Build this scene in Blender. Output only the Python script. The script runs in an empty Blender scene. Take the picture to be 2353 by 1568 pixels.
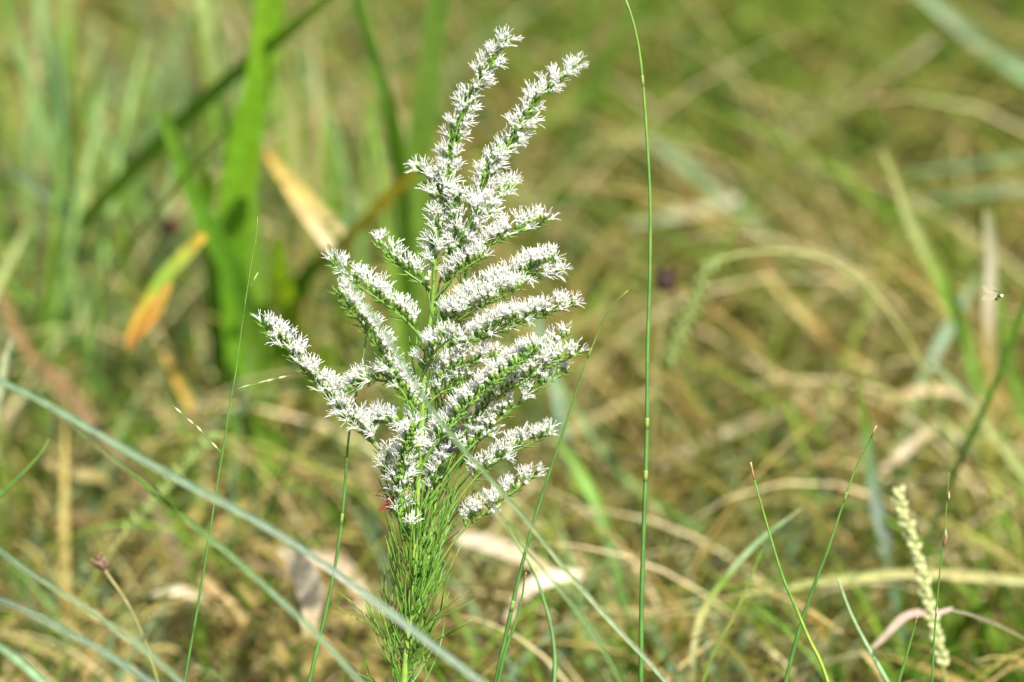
import bpy, math, random
import numpy as np
from mathutils import Vector, Matrix, Quaternion

random.seed(11)
rng = np.random.default_rng(11)
scene = bpy.context.scene
COL = scene.collection

# ------------------------------------------------------------------ camera
PITCH = math.radians(20.0)
DIST = 2.5                 # metres from lens to the flowering plant
WIDTH = 0.41               # metres across the frame at that distance
FOCUS = Vector((0.0, 0.0, 0.26))
FWD = Vector((0.0, math.cos(PITCH), -math.sin(PITCH)))
RIGHT = Vector((1.0, 0.0, 0.0))
UP = Vector((0.0, math.sin(PITCH), math.cos(PITCH)))
CAM = FOCUS - FWD * DIST
cd = bpy.data.cameras.new("camera")
cam = bpy.data.objects.new("camera", cd)
COL.objects.link(cam)
cam.location = CAM
cam.rotation_euler = (math.pi / 2 - PITCH, 0, 0)
cd.sensor_width = 36.0
cd.lens = 36.0 * DIST / WIDTH
cd.clip_start = 0.05
cd.clip_end = 2000.0
cd.dof.use_dof = True
cd.dof.focus_distance = DIST - 0.004
cd.dof.aperture_fstop = cd.lens / 50.0
cd.dof.aperture_blades = 0
scene.camera = cam

# ------------------------------------------------------------------ light
TO_SUN = Vector((0.33, -0.46, 0.825)).normalized()
elev = math.asin(TO_SUN.z)
azim = math.atan2(TO_SUN.x, TO_SUN.y)
world = bpy.data.worlds.new("World")
scene.world = world
world.use_nodes = True
wn = world.node_tree
wn.nodes.clear()
sky = wn.nodes.new("ShaderNodeTexSky")
sky.sky_type = 'NISHITA'
sky.sun_disc = False
sky.sun_elevation = elev
sky.sun_rotation = azim
bg = wn.nodes.new("ShaderNodeBackground")
bg.inputs["Strength"].default_value = 0.052
wo = wn.nodes.new("ShaderNodeOutputWorld")
wn.links.new(sky.outputs[0], bg.inputs["Color"])
wn.links.new(bg.outputs[0], wo.inputs["Surface"])
sd = bpy.data.lights.new("sun", 'SUN')
sd.energy = 4.2
sd.angle = math.radians(0.53)
sd.color = (1.0, 0.965, 0.91)
sun = bpy.data.objects.new("sun", sd)
COL.objects.link(sun)
sun.location = (2, -1, 5)
sun.rotation_euler = (-TO_SUN).to_track_quat('-Z', 'Y').to_euler()

vs = scene.view_settings
vs.view_transform = 'Standard'
vs.look = 'None'
vs.exposure = 1.45
vs.gamma = 1.0
vs.use_curve_mapping = False
scene.render.engine = 'CYCLES'
scene.cycles.use_denoising = True
scene.cycles.max_bounces = 8
scene.cycles.transmission_bounces = 6
scene.cycles.transparent_max_bounces = 8

# ------------------------------------------------------------------ geometry of the view: photo position (x 0..2353, y 0..1568) + distance -> place
PX = WIDTH / 2353.0        # metres per unit in the plane of the plant
def ray(u, v):
    return FWD + RIGHT * ((u - 1176.5) * PX / DIST) + UP * ((784.0 - v) * PX / DIST)
def at(u, v, d=0.0):
    return CAM + ray(u, v) * (DIST + d)
def on_level(u, v, z):
    r = ray(u, v)
    return CAM + r * ((CAM.z - z) / -r.z)
def project(p):
    q = p - CAM
    s = q.dot(FWD)
    return (1176.5 + q.dot(RIGHT) / s * DIST / PX, 784.0 - q.dot(UP) / s * DIST / PX, s - DIST)

# ------------------------------------------------------------------ materials
MATS = {}
def nodes_of(name):
    m = bpy.data.materials.new(name)
    m.use_nodes = True
    nt = m.node_tree
    nt.nodes.clear()
    return m, nt, nt.nodes.new("ShaderNodeOutputMaterial")

def ramp_node(nt, stops):
    r = nt.nodes.new("ShaderNodeValToRGB")
    e = r.color_ramp.elements
    while len(e) > 1:
        e.remove(e[-1])
    e[0].position = stops[0][0]
    e[0].color = (*stops[0][1], 1)
    for p, c in stops[1:]:
        k = e.new(p)
        k.color = (*c, 1)
    return r

def leaf_material(name, stops, attr="t", rough=0.45, transl=0.28, gloss=0.35, mottle=0.25, scale=60.0, spread=0.0):
    """foliage: colour along the blade (t) or per blade (rnd), fine mottling, thin-leaf translucency, waxy gloss"""
    if name in MATS:
        return MATS[name]
    m, nt, out = nodes_of(name)
    N, L = nt.nodes, nt.links
    a = N.new("ShaderNodeAttribute")
    a.attribute_name = attr
    r = ramp_node(nt, stops)
    co = N.new("ShaderNodeTexCoord")
    noise = N.new("ShaderNodeTexNoise")
    noise.inputs["Scale"].default_value = scale
    noise.inputs["Detail"].default_value = 3.0
    L.new(co.outputs["Object"], noise.inputs["Vector"])
    ad = N.new("ShaderNodeMath")
    ad.operation = 'MULTIPLY_ADD'
    ad.inputs[1].default_value = 0.22
    L.new(noise.outputs["Fac"], ad.inputs[0])
    sub = N.new("ShaderNodeMath")
    sub.operation = 'SUBTRACT'
    sub.inputs[1].default_value = 0.11
    L.new(a.outputs["Fac"], sub.inputs[0])
    L.new(sub.outputs[0], ad.inputs[2])
    L.new(ad.outputs[0], r.inputs["Fac"])
    hsv = N.new("ShaderNodeHueSaturation")
    mp = N.new("ShaderNodeMapRange")
    mp.inputs["From Min"].default_value = 0.25
    mp.inputs["From Max"].default_value = 0.75
    mp.inputs["To Min"].default_value = 1.0 - mottle
    mp.inputs["To Max"].default_value = 1.0 + mottle
    n2 = N.new("ShaderNodeTexNoise")
    n2.inputs["Scale"].default_value = scale * 4.3
    n2.inputs["Detail"].default_value = 2.0
    L.new(co.outputs["Object"], n2.inputs["Vector"])
    L.new(n2.outputs["Fac"], mp.inputs["Value"])
    L.new(mp.outputs[0], hsv.inputs["Value"])
    L.new(r.outputs["Color"], hsv.inputs["Color"])
    # parallel veins across the blade
    sa = N.new("ShaderNodeAttribute")
    sa.attribute_name = "s"
    sn = N.new("ShaderNodeMath")
    sn.operation = 'SINE'
    sm = N.new("ShaderNodeMath")
    sm.operation = 'MULTIPLY'
    sm.inputs[1].default_value = 21.0
    L.new(sa.outputs["Fac"], sm.inputs[0])
    L.new(sm.outputs[0], sn.inputs[0])
    bump = N.new("ShaderNodeBump")
    bump.inputs["Strength"].default_value = 0.25
    bump.inputs["Distance"].default_value = 0.0004
    L.new(sn.outputs[0], bump.inputs["Height"])
    p = N.new("ShaderNodeBsdfPrincipled")
    p.inputs["Roughness"].default_value = rough
    p.inputs["Specular IOR Level"].default_value = gloss
    L.new(hsv.outputs[0], p.inputs["Base Color"])
    L.new(bump.outputs[0], p.inputs["Normal"])
    tr = N.new("ShaderNodeBsdfTranslucent")
    br = N.new("ShaderNodeHueSaturation")
    br.inputs["Saturation"].default_value = 1.15
    br.inputs["Value"].default_value = 1.25
    L.new(hsv.outputs[0], br.inputs["Color"])
    L.new(br.outputs[0], tr.inputs["Color"])
    mix = N.new("ShaderNodeMixShader")
    mix.inputs[0].default_value = transl
    L.new(p.outputs[0], mix.inputs[1])
    L.new(tr.outputs[0], mix.inputs[2])
    L.new(mix.outputs[0], out.inputs["Surface"])
    MATS[name] = m
    return m

def plain_material(name, col, rough=0.5, gloss=0.4, transl=0.0, mottle=0.2, scale=400.0, alpha=1.0):
    if name in MATS:
        return MATS[name]
    m, nt, out = nodes_of(name)
    N, L = nt.nodes, nt.links
    co = N.new("ShaderNodeTexCoord")
    noise = N.new("ShaderNodeTexNoise")
    noise.inputs["Scale"].default_value = scale
    L.new(co.outputs["Object"], noise.inputs["Vector"])
    mp = N.new("ShaderNodeMapRange")
    mp.inputs["From Min"].default_value = 0.3
    mp.inputs["From Max"].default_value = 0.7
    mp.inputs["To Min"].default_value = 1 - mottle
    mp.inputs["To Max"].default_value = 1 + mottle
    L.new(noise.outputs["Fac"], mp.inputs["Value"])
    hsv = N.new("ShaderNodeHueSaturation")
    hsv.inputs["Color"].default_value = (*col, 1)
    L.new(mp.outputs[0], hsv.inputs["Value"])
    p = N.new("ShaderNodeBsdfPrincipled")
    p.inputs["Roughness"].default_value = rough
    p.inputs["Specular IOR Level"].default_value = gloss
    p.inputs["Alpha"].default_value = alpha
    L.new(hsv.outputs[0], p.inputs["Base Color"])
    if transl > 0:
        tr = N.new("ShaderNodeBsdfTranslucent")
        L.new(hsv.outputs[0], tr.inputs["Color"])
        mix = N.new("ShaderNodeMixShader")
        mix.inputs[0].default_value = transl
        L.new(p.outputs[0], mix.inputs[1])
        L.new(tr.outputs[0], mix.inputs[2])
        L.new(mix.outputs[0], out.inputs["Surface"])
    else:
        L.new(p.outputs[0], out.inputs["Surface"])
    MATS[name] = m
    return m

# base colours (linear albedo)
G_DEEP = (0.035, 0.10, 0.008)
G_MID = (0.085, 0.185, 0.014)
G_BRIGHT = (0.16, 0.28, 0.028)  # brighter leaf green, shared by blades, stems and strands
G_YEL = (0.25, 0.33, 0.05)
G_BLUE = (0.17, 0.28, 0.15)
G_PALE = (0.28, 0.38, 0.20)
OLIVE = (0.17, 0.18, 0.03)
STRAW = (0.36, 0.275, 0.085)
STRAW_P = (0.55, 0.46, 0.24)
CREAM = (0.74, 0.65, 0.46)
OCHRE = (0.48, 0.30, 0.05)
RUST = (0.30, 0.14, 0.04)
BROWN = (0.16, 0.10, 0.045)
PINKISH = (0.46, 0.33, 0.26)

# ------------------------------------------------------------------ mesh helpers
class MB:
    def __init__(self):
        self.v, self.f, self.m, self.t, self.s = [], [], [], [], []
    def add(self, verts, faces, mat=0, t=None, s=None):
        o = len(self.v)
        self.v.extend(verts)
        self.f.extend(tuple(i + o for i in f) for f in faces)
        self.m.extend([mat] * len(faces))
        self.t.extend(t if t is not None else [0.5] * len(verts))
        self.s.extend(s if s is not None else [0.0] * len(verts))
    def tube(self, pts, radii, n=5, mat=0, squash=1.0, cap=True):
        pts = [Vector(p) for p in pts]
        k = len(pts)
        if not hasattr(radii, '__len__'):
            radii = [radii] * k
        vs_, fs, ts = [], [], []
        ref = None
        for i, p in enumerate(pts):
            tg = (pts[min(i + 1, k - 1)] - pts[max(i - 1, 0)]).normalized()
            if ref is None:
                ref = tg.cross(Vector((0.3, -0.9, 0.21)))
                if ref.length < 1e-4:
                    ref = tg.cross(Vector((1, 0, 0)))
            a = (ref - tg * ref.dot(tg)).normalized()
            b = tg.cross(a)
            ref = a
            for j in range(n):
                w = 2 * math.pi * j / n
                vs_.append(p + a * (math.cos(w) * radii[i]) + b * (math.sin(w) * radii[i] * squash))
                ts.append(i / (k - 1))
        for i in range(k - 1):
            for j in range(n):
                j2 = (j + 1) % n
                fs.append((i * n + j, i * n + j2, (i + 1) * n + j2, (i + 1) * n + j))
        if cap:
            fs.append(tuple(reversed(range(n))))
            fs.append(tuple((k - 1) * n + j for j in range(n)))
        self.add(vs_, fs, mat, ts)
    def ribbon(self, pts, widths, facing=None, fold=0.25, twist=(0.0, 0.0), mat=0, thick=0.0003):
        """folded leaf blade with a keel, two faces and real thickness"""
        pts = [Vector(p) for p in pts]
        k = len(pts)
        vs_, fs, ts, ss = [], [], [], []
        acr = (-1.0, -0.5, 0.0, 0.5, 1.0)
        ph = random.uniform(0, 6)
        for i, p in enumerate(pts):
            tg = (pts[min(i + 1, k - 1)] - pts[max(i - 1, 0)]).normalized()
            view = facing if facing is not None else (CAM - p).normalized()
            side = tg.cross(view)
            side = side.normalized() if side.length > 1e-5 else Vector((1, 0, 0))
            nrm = side.cross(tg).normalized()
            t = i / (k - 1)
            ang = twist[0] + (twist[1] - twist[0]) * t + 0.12 * math.sin(ph + t * 9)
            q = Quaternion(tg, ang)
            side = q @ side
            nrm = q @ nrm
            w = widths[i] * 0.5 * (1 + 0.05 * math.sin(ph * 2 + t * 23))
            for a in acr:
                vs_.append(p + side * (w * a) + nrm * (fold * w * (abs(a) - 0.25 * (abs(a) == 1.0))))
                ts.append(t)
                ss.append(a)
        for i in range(k - 1):
            a, b = i * 5, i * 5 + 5
            fs += [(a + c_, a + c_ + 1, b + c_ + 1, b + c_) for c_ in range(4)]
        self.add(vs_, fs, mat, ts, ss)
    def lathe(self, prof, n=8, mat=0, axis=None, lobes=None):
        """prof: [(z, r)] about local z"""
        vs_, fs, ts = [], [], []
        for i, (z, r) in enumerate(prof):
            for j in range(n):
                w = 2 * math.pi * j / n
                vs_.append(Vector((r * math.cos(w), r * math.sin(w), z)))
                ts.append(i / (len(prof) - 1))
        for i in range(len(prof) - 1):
            for j in range(n):
                j2 = (j + 1) % n
                fs.append((i * n + j, i * n + j2, (i + 1) * n + j2, (i + 1) * n + j))
        fs.append(tuple(reversed(range(n))))
        fs.append(tuple((len(prof) - 1) * n + j for j in range(n)))
        if axis is not None:
            vs_ = [axis @ v for v in vs_]
        self.add(vs_, fs, mat, ts)
    def mesh(self, name, mats, origin=None):
        me = bpy.data.meshes.new(name)
        o = origin if origin is not None else Vector((0, 0, 0))
        me.from_pydata([tuple(Vector(v) - o) for v in self.v], [], self.f)
        for mt in mats:
            me.materials.append(mt)
        me.polygons.foreach_set("material_index", self.m)
        me.polygons.foreach_set("use_smooth", [True] * len(self.f))
        me.attributes.new("t", 'FLOAT', 'POINT').data.foreach_set("value", np.array(self.t, dtype=np.float32))
        me.attributes.new("s", 'FLOAT', 'POINT').data.foreach_set("value", np.array(self.s, dtype=np.float32))
        me.update()
        return me

ORIGIN = {}
def link(name, data, parent=None, origin=Vector((0, 0, 0)), rot=None):
    o = bpy.data.objects.new(name, data)
    COL.objects.link(o)
    base = Vector((0, 0, 0))
    if parent is not None:
        o.parent = parent
        base = ORIGIN[parent.name]
    o.location = Vector(origin) - base
    if rot is not None:
        o.rotation_mode = 'QUATERNION'
        o.rotation_quaternion = rot
    ORIGIN[o.name] = Vector(origin)
    return o
def tag(o, label, cat, group=None):
    o["label"] = label
    o["category"] = cat
    if group:
        o["group"] = group
    return o
def thing(name, label, cat, loc, group=None):
    return tag(link(name, None, None, loc), label, cat, group)

def smooth(pts, n):
    """Catmull-Rom resample to n points"""
    pts = [Vector(p) for p in pts]
    if len(pts) == 2:
        return [pts[0].lerp(pts[1], i / (n - 1)) for i in range(n)]
    P = [pts[0] * 2 - pts[1]] + pts + [pts[-1] * 2 - pts[-2]]
    seg = len(pts) - 1
    acc = [0.0]
    for i in range(seg):
        acc.append(acc[-1] + max((pts[i + 1] - pts[i]).length, 1e-9))
    out = []
    for i in range(n):
        l = acc[-1] * i / (n - 1)
        j = 0
        while j < seg - 1 and acc[j + 1] < l:
            j += 1
        x = (l - acc[j]) / (acc[j + 1] - acc[j])
        a, b, c, d = P[j], P[j + 1], P[j + 2], P[j + 3]
        out.append(0.5 * ((2 * b) + (c - a) * x + (2 * a - 5 * b + 4 * c - d) * x * x + (3 * b - a - 3 * c + d) * x ** 3))
    return out
def length(pts):
    return sum((pts[i + 1] - pts[i]).length for i in range(len(pts) - 1))
def to_ground(pts, drop=0.55):
    """continue a stem from its last point, bending down into the soil"""
    p = pts[-1].copy()
    d = (pts[-1] - pts[-2]).normalized()
    if d.z > -0.15:
        d.z = -0.15
        d.normalize()
    ext = []
    step = max(0.012, p.z / 10)
    n = 0
    while p.z > -0.012 and n < 60:
        d = (d + Vector((0, 0, -drop * 0.35))).normalized()
        p = p + d * step
        ext.append(p.copy())
        n += 1
    return pts + ext

# ------------------------------------------------------------------ ground
def ground():
    m, nt, out = nodes_of("meadow_soil")
    N, L = nt.nodes, nt.links
    co = N.new("ShaderNodeTexCoord")
    n1 = N.new("ShaderNodeTexNoise")
    n1.inputs["Scale"].default_value = 14.0
    n1.inputs["Detail"].default_value = 8.0
    L.new(co.outputs["Object"], n1.inputs["Vector"])
    r = ramp_node(nt, [(0.28, (0.06, 0.075, 0.018)), (0.45, (0.13, 0.14, 0.04)), (0.58, (0.24, 0.19, 0.08)), (0.75, (0.34, 0.28, 0.13))])
    L.new(n1.outputs["Fac"], r.inputs["Fac"])
    n2 = N.new("ShaderNodeTexNoise")
    n2.inputs["Scale"].default_value = 160.0
    n2.inputs["Detail"].default_value = 4.0
    L.new(co.outputs["Object"], n2.inputs["Vector"])
    b = N.new("ShaderNodeBump")
    b.inputs["Distance"].default_value = 0.01
    L.new(n2.outputs["Fac"], b.inputs["Height"])
    p = N.new("ShaderNodeBsdfPrincipled")
    p.inputs["Roughness"].default_value = 0.95
    L.new(r.outputs["Color"], p.inputs["Base Color"])
    L.new(b.outputs[0], p.inputs["Normal"])
    L.new(p.outputs[0], out.inputs["Surface"])
    def hgt(x, y):
        return 0.008 * math.sin(3.1 * x + 1) * math.cos(2.7 * y) - 0.008
    xs = [-300, -80, -25, -10, -6] + [-4 + 0.16 * i for i in range(51)] + [6, 10, 25, 80, 300]
    ys = [-300, -80, -25, -10, -6] + [-4 + 0.16 * i for i in range(61)] + [8, 12, 25, 80, 400]
    v = [(x, y, hgt(x, y)) for y in ys for x in xs]
    nx = len(xs)
    f = [(j * nx + i, j * nx + i + 1, (j + 1) * nx + i + 1, (j + 1) * nx + i) for j in range(len(ys) - 1) for i in range(nx - 1)]
    me = bpy.data.meshes.new("ground")
    me.from_pydata(v, [], f)
    me.materials.append(m)
    o = link("ground", me)
    o["kind"] = "structure"
    o["label"] = "grassy meadow ground under thatch and litter"
ground()

# ------------------------------------------------------------------ meadow: masses of blades nobody could count
def mass(name, label, base, L_, W_, az, phi0, phi1, rnd, mat, k=7, twist=None):
    n = len(base)
    t = np.linspace(0, 1, k)
    ph = phi0[:, None] + (phi1 - phi0)[:, None] * t[None, :] ** 1.3
    ds = (L_ / (k - 1))[:, None]
    hx = np.concatenate([np.zeros((n, 1)), np.cumsum(np.sin(ph[:, :-1]) * ds, 1)], 1)
    hz = np.concatenate([np.zeros((n, 1)), np.cumsum(np.cos(ph[:, :-1]) * ds, 1)], 1)
    wob = rng.normal(0, 0.05, (n, 1)) * (t[None, :] ** 2) * L_[:, None] * 2
    ca, sa = np.cos(az)[:, None], np.sin(az)[:, None]
    C = np.stack([base[:, 0:1] + hx * ca - wob * sa, base[:, 1:2] + hx * sa + wob * ca, np.maximum(base[:, 2:3] + hz, 0.001)], 2)
    tg = np.gradient(C, axis=1)
    tg /= np.linalg.norm(tg, axis=2, keepdims=True) + 1e-9
    tw = (rng.uniform(-1.2, 1.2, n) if twist is None else twist)
    side0 = np.stack([-np.sin(az), np.cos(az), np.zeros(n)], 1)[:, None, :]
    nrm = np.cross(tg, np.broadcast_to(side0, tg.shape))
    side = side0 * np.cos(tw)[:, None, None] + nrm * np.sin(tw)[:, None, None]
    prof = np.clip(1.0 - t ** 2.2, 0.04, 1) * (0.65 + 0.35 * np.minimum(1, t * 5))
    half = 0.5 * W_[:, None, None] * prof[None, :, None]
    V = np.stack([C - side * half, C + side * half], 2).reshape(-1, 3)
    idx = np.arange(n)[:, None] * (2 * k) + np.arange(k - 1)[None, :] * 2
    idx = idx.reshape(-1)
    F = np.stack([idx, idx + 1, idx + 3, idx + 2], 1)
    me = bpy.data.meshes.new(name)
    me.vertices.add(len(V))
    me.vertices.foreach_set("co", V.astype(np.float32).reshape(-1))
    me.loops.add(F.size)
    me.loops.foreach_set("vertex_index", F.astype(np.int32).reshape(-1))
    me.polygons.add(len(F))
    me.polygons.foreach_set("loop_start", np.arange(0, F.size, 4, dtype=np.int32))
    me.polygons.foreach_set("loop_total", np.full(len(F), 4, dtype=np.int32))
    me.polygons.foreach_set("use_smooth", np.ones(len(F), dtype=bool))
    me.attributes.new("rnd", 'FLOAT', 'POINT').data.foreach_set("value", np.repeat(rnd, 2 * k).astype(np.float32))
    me.materials.append(mat)
    me.update()
    me.validate()
    o = link(name, me)
    o["kind"] = "stuff"
    o["label"] = label
    o["category"] = "grass"
    return o

def spots(n_core, n_wide):
    a = np.stack([rng.uniform(-0.55, 0.55, n_core), rng.uniform(0.05, 1.7, n_core), np.zeros(n_core)], 1)
    b = np.stack([rng.uniform(-2.6, 2.6, n_wide), rng.uniform(-1.6, 3.4, n_wide), np.zeros(n_wide)], 1)
    c = np.concatenate([a, b], 0)
    return c[np.argsort(c[:, 1])]
def patch(b, fx, fy, ph):
    return 0.5 + 0.5 * np.sin(b[:, 0] * fx + ph + 1.3 * np.sin(b[:, 1] * fy * 0.7 + ph)) * np.cos(b[:, 1] * fy + 0.7 * ph)
def cap_height(b):
    """the sward is kept short where the plant stands and grows taller further back"""
    return np.clip(0.045 + 0.12 * (b[:, 1] - 0.02), 0.04, 0.15)

M_GRASS = leaf_material("meadow_green", [(0.0, (0.025, 0.07, 0.005)), (0.3, G_MID), (0.5, (0.14, 0.24, 0.022)), (0.62, G_BLUE), (0.75, OLIVE), (1.0, G_YEL)], "rnd", transl=0.3, gloss=0.12, rough=0.6)
M_DRY = leaf_material("meadow_straw", [(0.0, BROWN), (0.2, (0.20, 0.145, 0.055)), (0.45, STRAW), (0.7, (0.34, 0.30, 0.11)), (0.9, STRAW_P), (1.0, (0.38, 0.26, 0.05))], "rnd", rough=0.7, transl=0.2, gloss=0.08)

# tussocks: neighbouring blades share a tint and a vigour; dead straw lies in drifts
CL = np.stack([rng.uniform(-2.7, 2.7, 2600), rng.uniform(-1.7, 3.5, 2600)], 1)
CL_TINT = rng.uniform(0, 1, 2600)
CL_VIG = rng.uniform(0.35, 1.25, 2600)
def clump(b):
    out = np.zeros(len(b), dtype=int)
    for i in range(0, len(b), 2000):
        q = b[i:i + 2000, :2]
        d2 = ((q[:, None, :] - CL[None, :, :]) ** 2).sum(2)
        out[i:i + 2000] = np.argmin(d2, 1)
    return out
DRIFTS = [(on_level(u, v, 0.05), w, r) for u, v, w, r in [
    (1950, 800, 1.0, 0.15), (1650, 980, 0.9, 0.12), (2250, 900, 0.8, 0.14), (800, 250, 1.0, 0.16), (300, 300, 0.7, 0.14), (1650, 150, 0.6, 0.14),
    (1250, 600, 0.6, 0.1), (350, 900, 0.8, 0.1), (700, 1300, 1.0, 0.07), (1250, 1300, 1.0, 0.07), (400, 1400, 0.9, 0.08), (2000, 1200, 0.4, 0.08), (150, 1200, 0.6, 0.08)]]
GREENS = [(on_level(u, v, 0.05), w, r) for u, v, w, r in [
    (2150, 250, 1.0, 0.18), (1600, 560, 0.6, 0.1), (560, 620, 1.0, 0.09), (2250, 600, 0.8, 0.1), (1400, 1250, 0.5, 0.07), (1800, 1380, 0.8, 0.09), (1700, 1230, 0.7, 0.09), (2150, 1330, 0.7, 0.09), (1900, 560, 0.5, 0.1), (150, 1350, 0.5, 0.07)]]
def straw_share(b):
    f = np.full(len(b), 0.32)
    for L_, k_ in ((DRIFTS, 0.42), (GREENS, -0.4)):
        for p, w, r in L_:
            f += k_ * w * np.exp(-((b[:, 0] - p.x) ** 2 + (b[:, 1] - p.y) ** 2) / (r * r))
    return np.clip(f, 0.06, 0.95)

b = spots(11000, 13000)
k_ = clump(b)
keep = rng.uniform(0, 1, len(b)) < (1.15 - straw_share(b)) * CL_VIG[k_]
b, k_ = b[keep], k_[keep]
n = len(b)
h = cap_height(b) * (0.6 + 0.5 * CL_VIG[k_])
mass("meadow_grass", "green meadow grass growing behind the flowering plant", b, h * rng.uniform(0.8, 1.8, n), rng.uniform(0.0018, 0.0052, n),
     rng.uniform(0, 2 * math.pi, n), rng.uniform(0.0, 0.5, n), rng.uniform(0.4, 1.6, n), np.clip(0.6 * CL_TINT[k_] + 0.4 * rng.uniform(0, 1, n), 0, 1), M_GRASS)
b = spots(12000, 9000)
k_ = clump(b)
keep = rng.uniform(0, 1, len(b)) < straw_share(b) * (0.5 + 0.5 * CL_VIG[k_])
b, k_ = b[keep], k_[keep]
n = len(b)
h = cap_height(b)
b[:, 2] = rng.uniform(0.0, 0.5, n) * h
mass("dry_grass", "tangled straw coloured dead grass lying in the meadow", b, h * rng.uniform(0.7, 1.7, n), rng.uniform(0.0016, 0.0050, n),
     rng.uniform(0, 2 * math.pi, n), rng.uniform(0.3, 1.4, n), rng.uniform(1.0, 2.1, n), np.clip(0.4 * CL_TINT[k_] + 0.6 * rng.uniform(0, 1, n), 0, 1), M_DRY)
b = spots(5000, 5000)
n = len(b)
b[:, 2] = rng.uniform(0.0, 0.02, n)
mass("litter_grass", "short dead thatch lying flat on the soil", b, rng.uniform(0.03, 0.09, n), rng.uniform(0.002, 0.005, n),
     rng.uniform(0, 2 * math.pi, n), rng.uniform(1.3, 1.6, n), rng.uniform(1.4, 1.75, n), rng.uniform(0.1, 0.95, n), M_DRY, k=5)

# long fine strands laid over by wind and rain, mostly lying across the slope
M_FINE = leaf_material("laid_strands", [(0.0, G_DEEP), (0.2, G_BRIGHT), (0.38, (0.17, 0.18, 0.03)), (0.55, (0.17, 0.11, 0.03)), (0.66, (0.36, 0.26, 0.08)), (0.8, STRAW_P), (0.92, (0.62, 0.5, 0.28)), (1.0, (0.48, 0.28, 0.06))], "rnd", transl=0.25, gloss=0.1, rough=0.6)
b = spots(8500, 6500)
k_ = clump(b)
keep = rng.uniform(0, 1, len(b)) < np.clip(0.35 + 0.9 * (b[:, 0] + 0.1) / 0.35, 0.25, 1.0)
b, k_ = b[keep], k_[keep]
n = len(b)
az = np.where(rng.uniform(0, 1, n) < 0.5, 0.0, math.pi) + rng.normal(0, 0.55, n)
mass("laid_grass", "long fine olive and straw grass strands bent over sideways", b, cap_height(b) * rng.uniform(1.6, 3.0, n), rng.uniform(0.0010, 0.0030, n),
     az, rng.uniform(0.1, 0.6, n), rng.uniform(1.3, 2.2, n), np.clip(0.35 * CL_TINT[k_] + 0.65 * rng.uniform(0, 1, n), 0, 1), M_FINE, k=9)

# ------------------------------------------------------------------ single blades and leaves that can be told apart
def blade(name, label, pts, w, stops, d=None, zr=0.12, lean=6.0, cat="grass blade", group=None, tip=0.15, base=0.75, fold=0.3,
          twist=(0.15, -0.2), root=True, n=22, transl=0.3, wpeak=0.5, gloss=0.35, rough=0.45):
    """pts run from the tip (or the far end) to the root end; d = (first, last) distance behind the plant, else it stands on its root"""
    if d is not None:
        m = len(pts)
        P3 = [at(u, v, d[0] + (d[1] - d[0]) * i / (m - 1)) for i, (u, v) in enumerate(pts)]
    else:
        R = on_level(pts[-1][0], pts[-1][1], zr)
        nr = Vector((0, math.cos(math.radians(lean)), -math.sin(math.radians(lean))))
        P3 = []
        for u, v in pts:
            r = ray(u, v)
            P3.append(CAM + r * (nr.dot(R - CAM) / nr.dot(r)))
    q = smooth(P3, n)
    depth = ((q[n // 2] - CAM).dot(FWD)) / DIST
    wm = w * PX * depth
    full = to_ground(q) if root else q
    k = len(full)
    ws = []
    for i in range(k):
        t = i / (k - 1)
        if t < wpeak:
            x = t / wpeak
            ws.append(wm * (tip + (1 - tip) * math.sin(x * math.pi / 2) ** 0.8))
        else:
            x = (t - wpeak) / (1 - wpeak)
            ws.append(wm * (1 - (1 - base) * x))
    mb = MB()
    frac = n / k
    st = [(p * frac, c) for p, c in stops]
    key = "blade_" + "_".join("%.2f%.2f%.2f%.2f" % (p, *c) for p, c in st) + "%.2f%.2f" % (transl, gloss)
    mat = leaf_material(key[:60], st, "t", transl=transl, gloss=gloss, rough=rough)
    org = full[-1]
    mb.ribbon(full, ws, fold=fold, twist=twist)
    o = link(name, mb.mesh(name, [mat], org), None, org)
    return tag(o, label, cat, group)

def c(*cols):
    if len(cols) == 1:
        return [(0.0, cols[0]), (1.0, tuple(x * 0.85 for x in cols[0]))]
    return [(i / (len(cols) - 1), x) for i, x in enumerate(cols)]

GB = "broad blurred leaves behind the plant"
GF = "pale grass blades arching past in front"
GR = "blurred grass blades in the meadow behind"
GD = "dead leaves lying in the meadow"
# tall broad leaves, upper left
blade("broad_leaf", "broad dark green leaf rising to the top edge, widest of the tall leaves", [(622, -60), (612, 60), (590, 200), (560, 330), (535, 480), (540, 620)], 74, c((0.19, 0.36, 0.02), (0.16, 0.33, 0.016), (0.12, 0.27, 0.013)), d=(0.29, 0.36), cat="leaf", group=GB, tip=0.8, twist=(-0.2, -0.1), transl=0.25)
blade("broad_leaf", "pale sunlit yellow-green leaf cut short by the dark diagonal leaf", [(468, -40), (485, 60), (500, 130), (520, 215), (545, 330)], 50, c((0.36, 0.44, 0.14), (0.40, 0.48, 0.16), (0.36, 0.42, 0.14), G_BRIGHT), d=(0.32, 0.36), cat="leaf", group=GB, tip=0.9, twist=(0.2, 0.1))
blade("broad_leaf", "dark green leaf slanting from top centre down to the left", [(770, -15), (690, 50), (600, 122), (500, 205), (400, 295), (300, 395), (215, 480)], 40, c(G_BRIGHT, (0.11, 0.24, 0.02), (0.11, 0.24, 0.02), G_BRIGHT), d=(0.26, 0.42), cat="leaf", group=GB, tip=0.35, twist=(-0.2, -0.1), transl=0.25)
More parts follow.
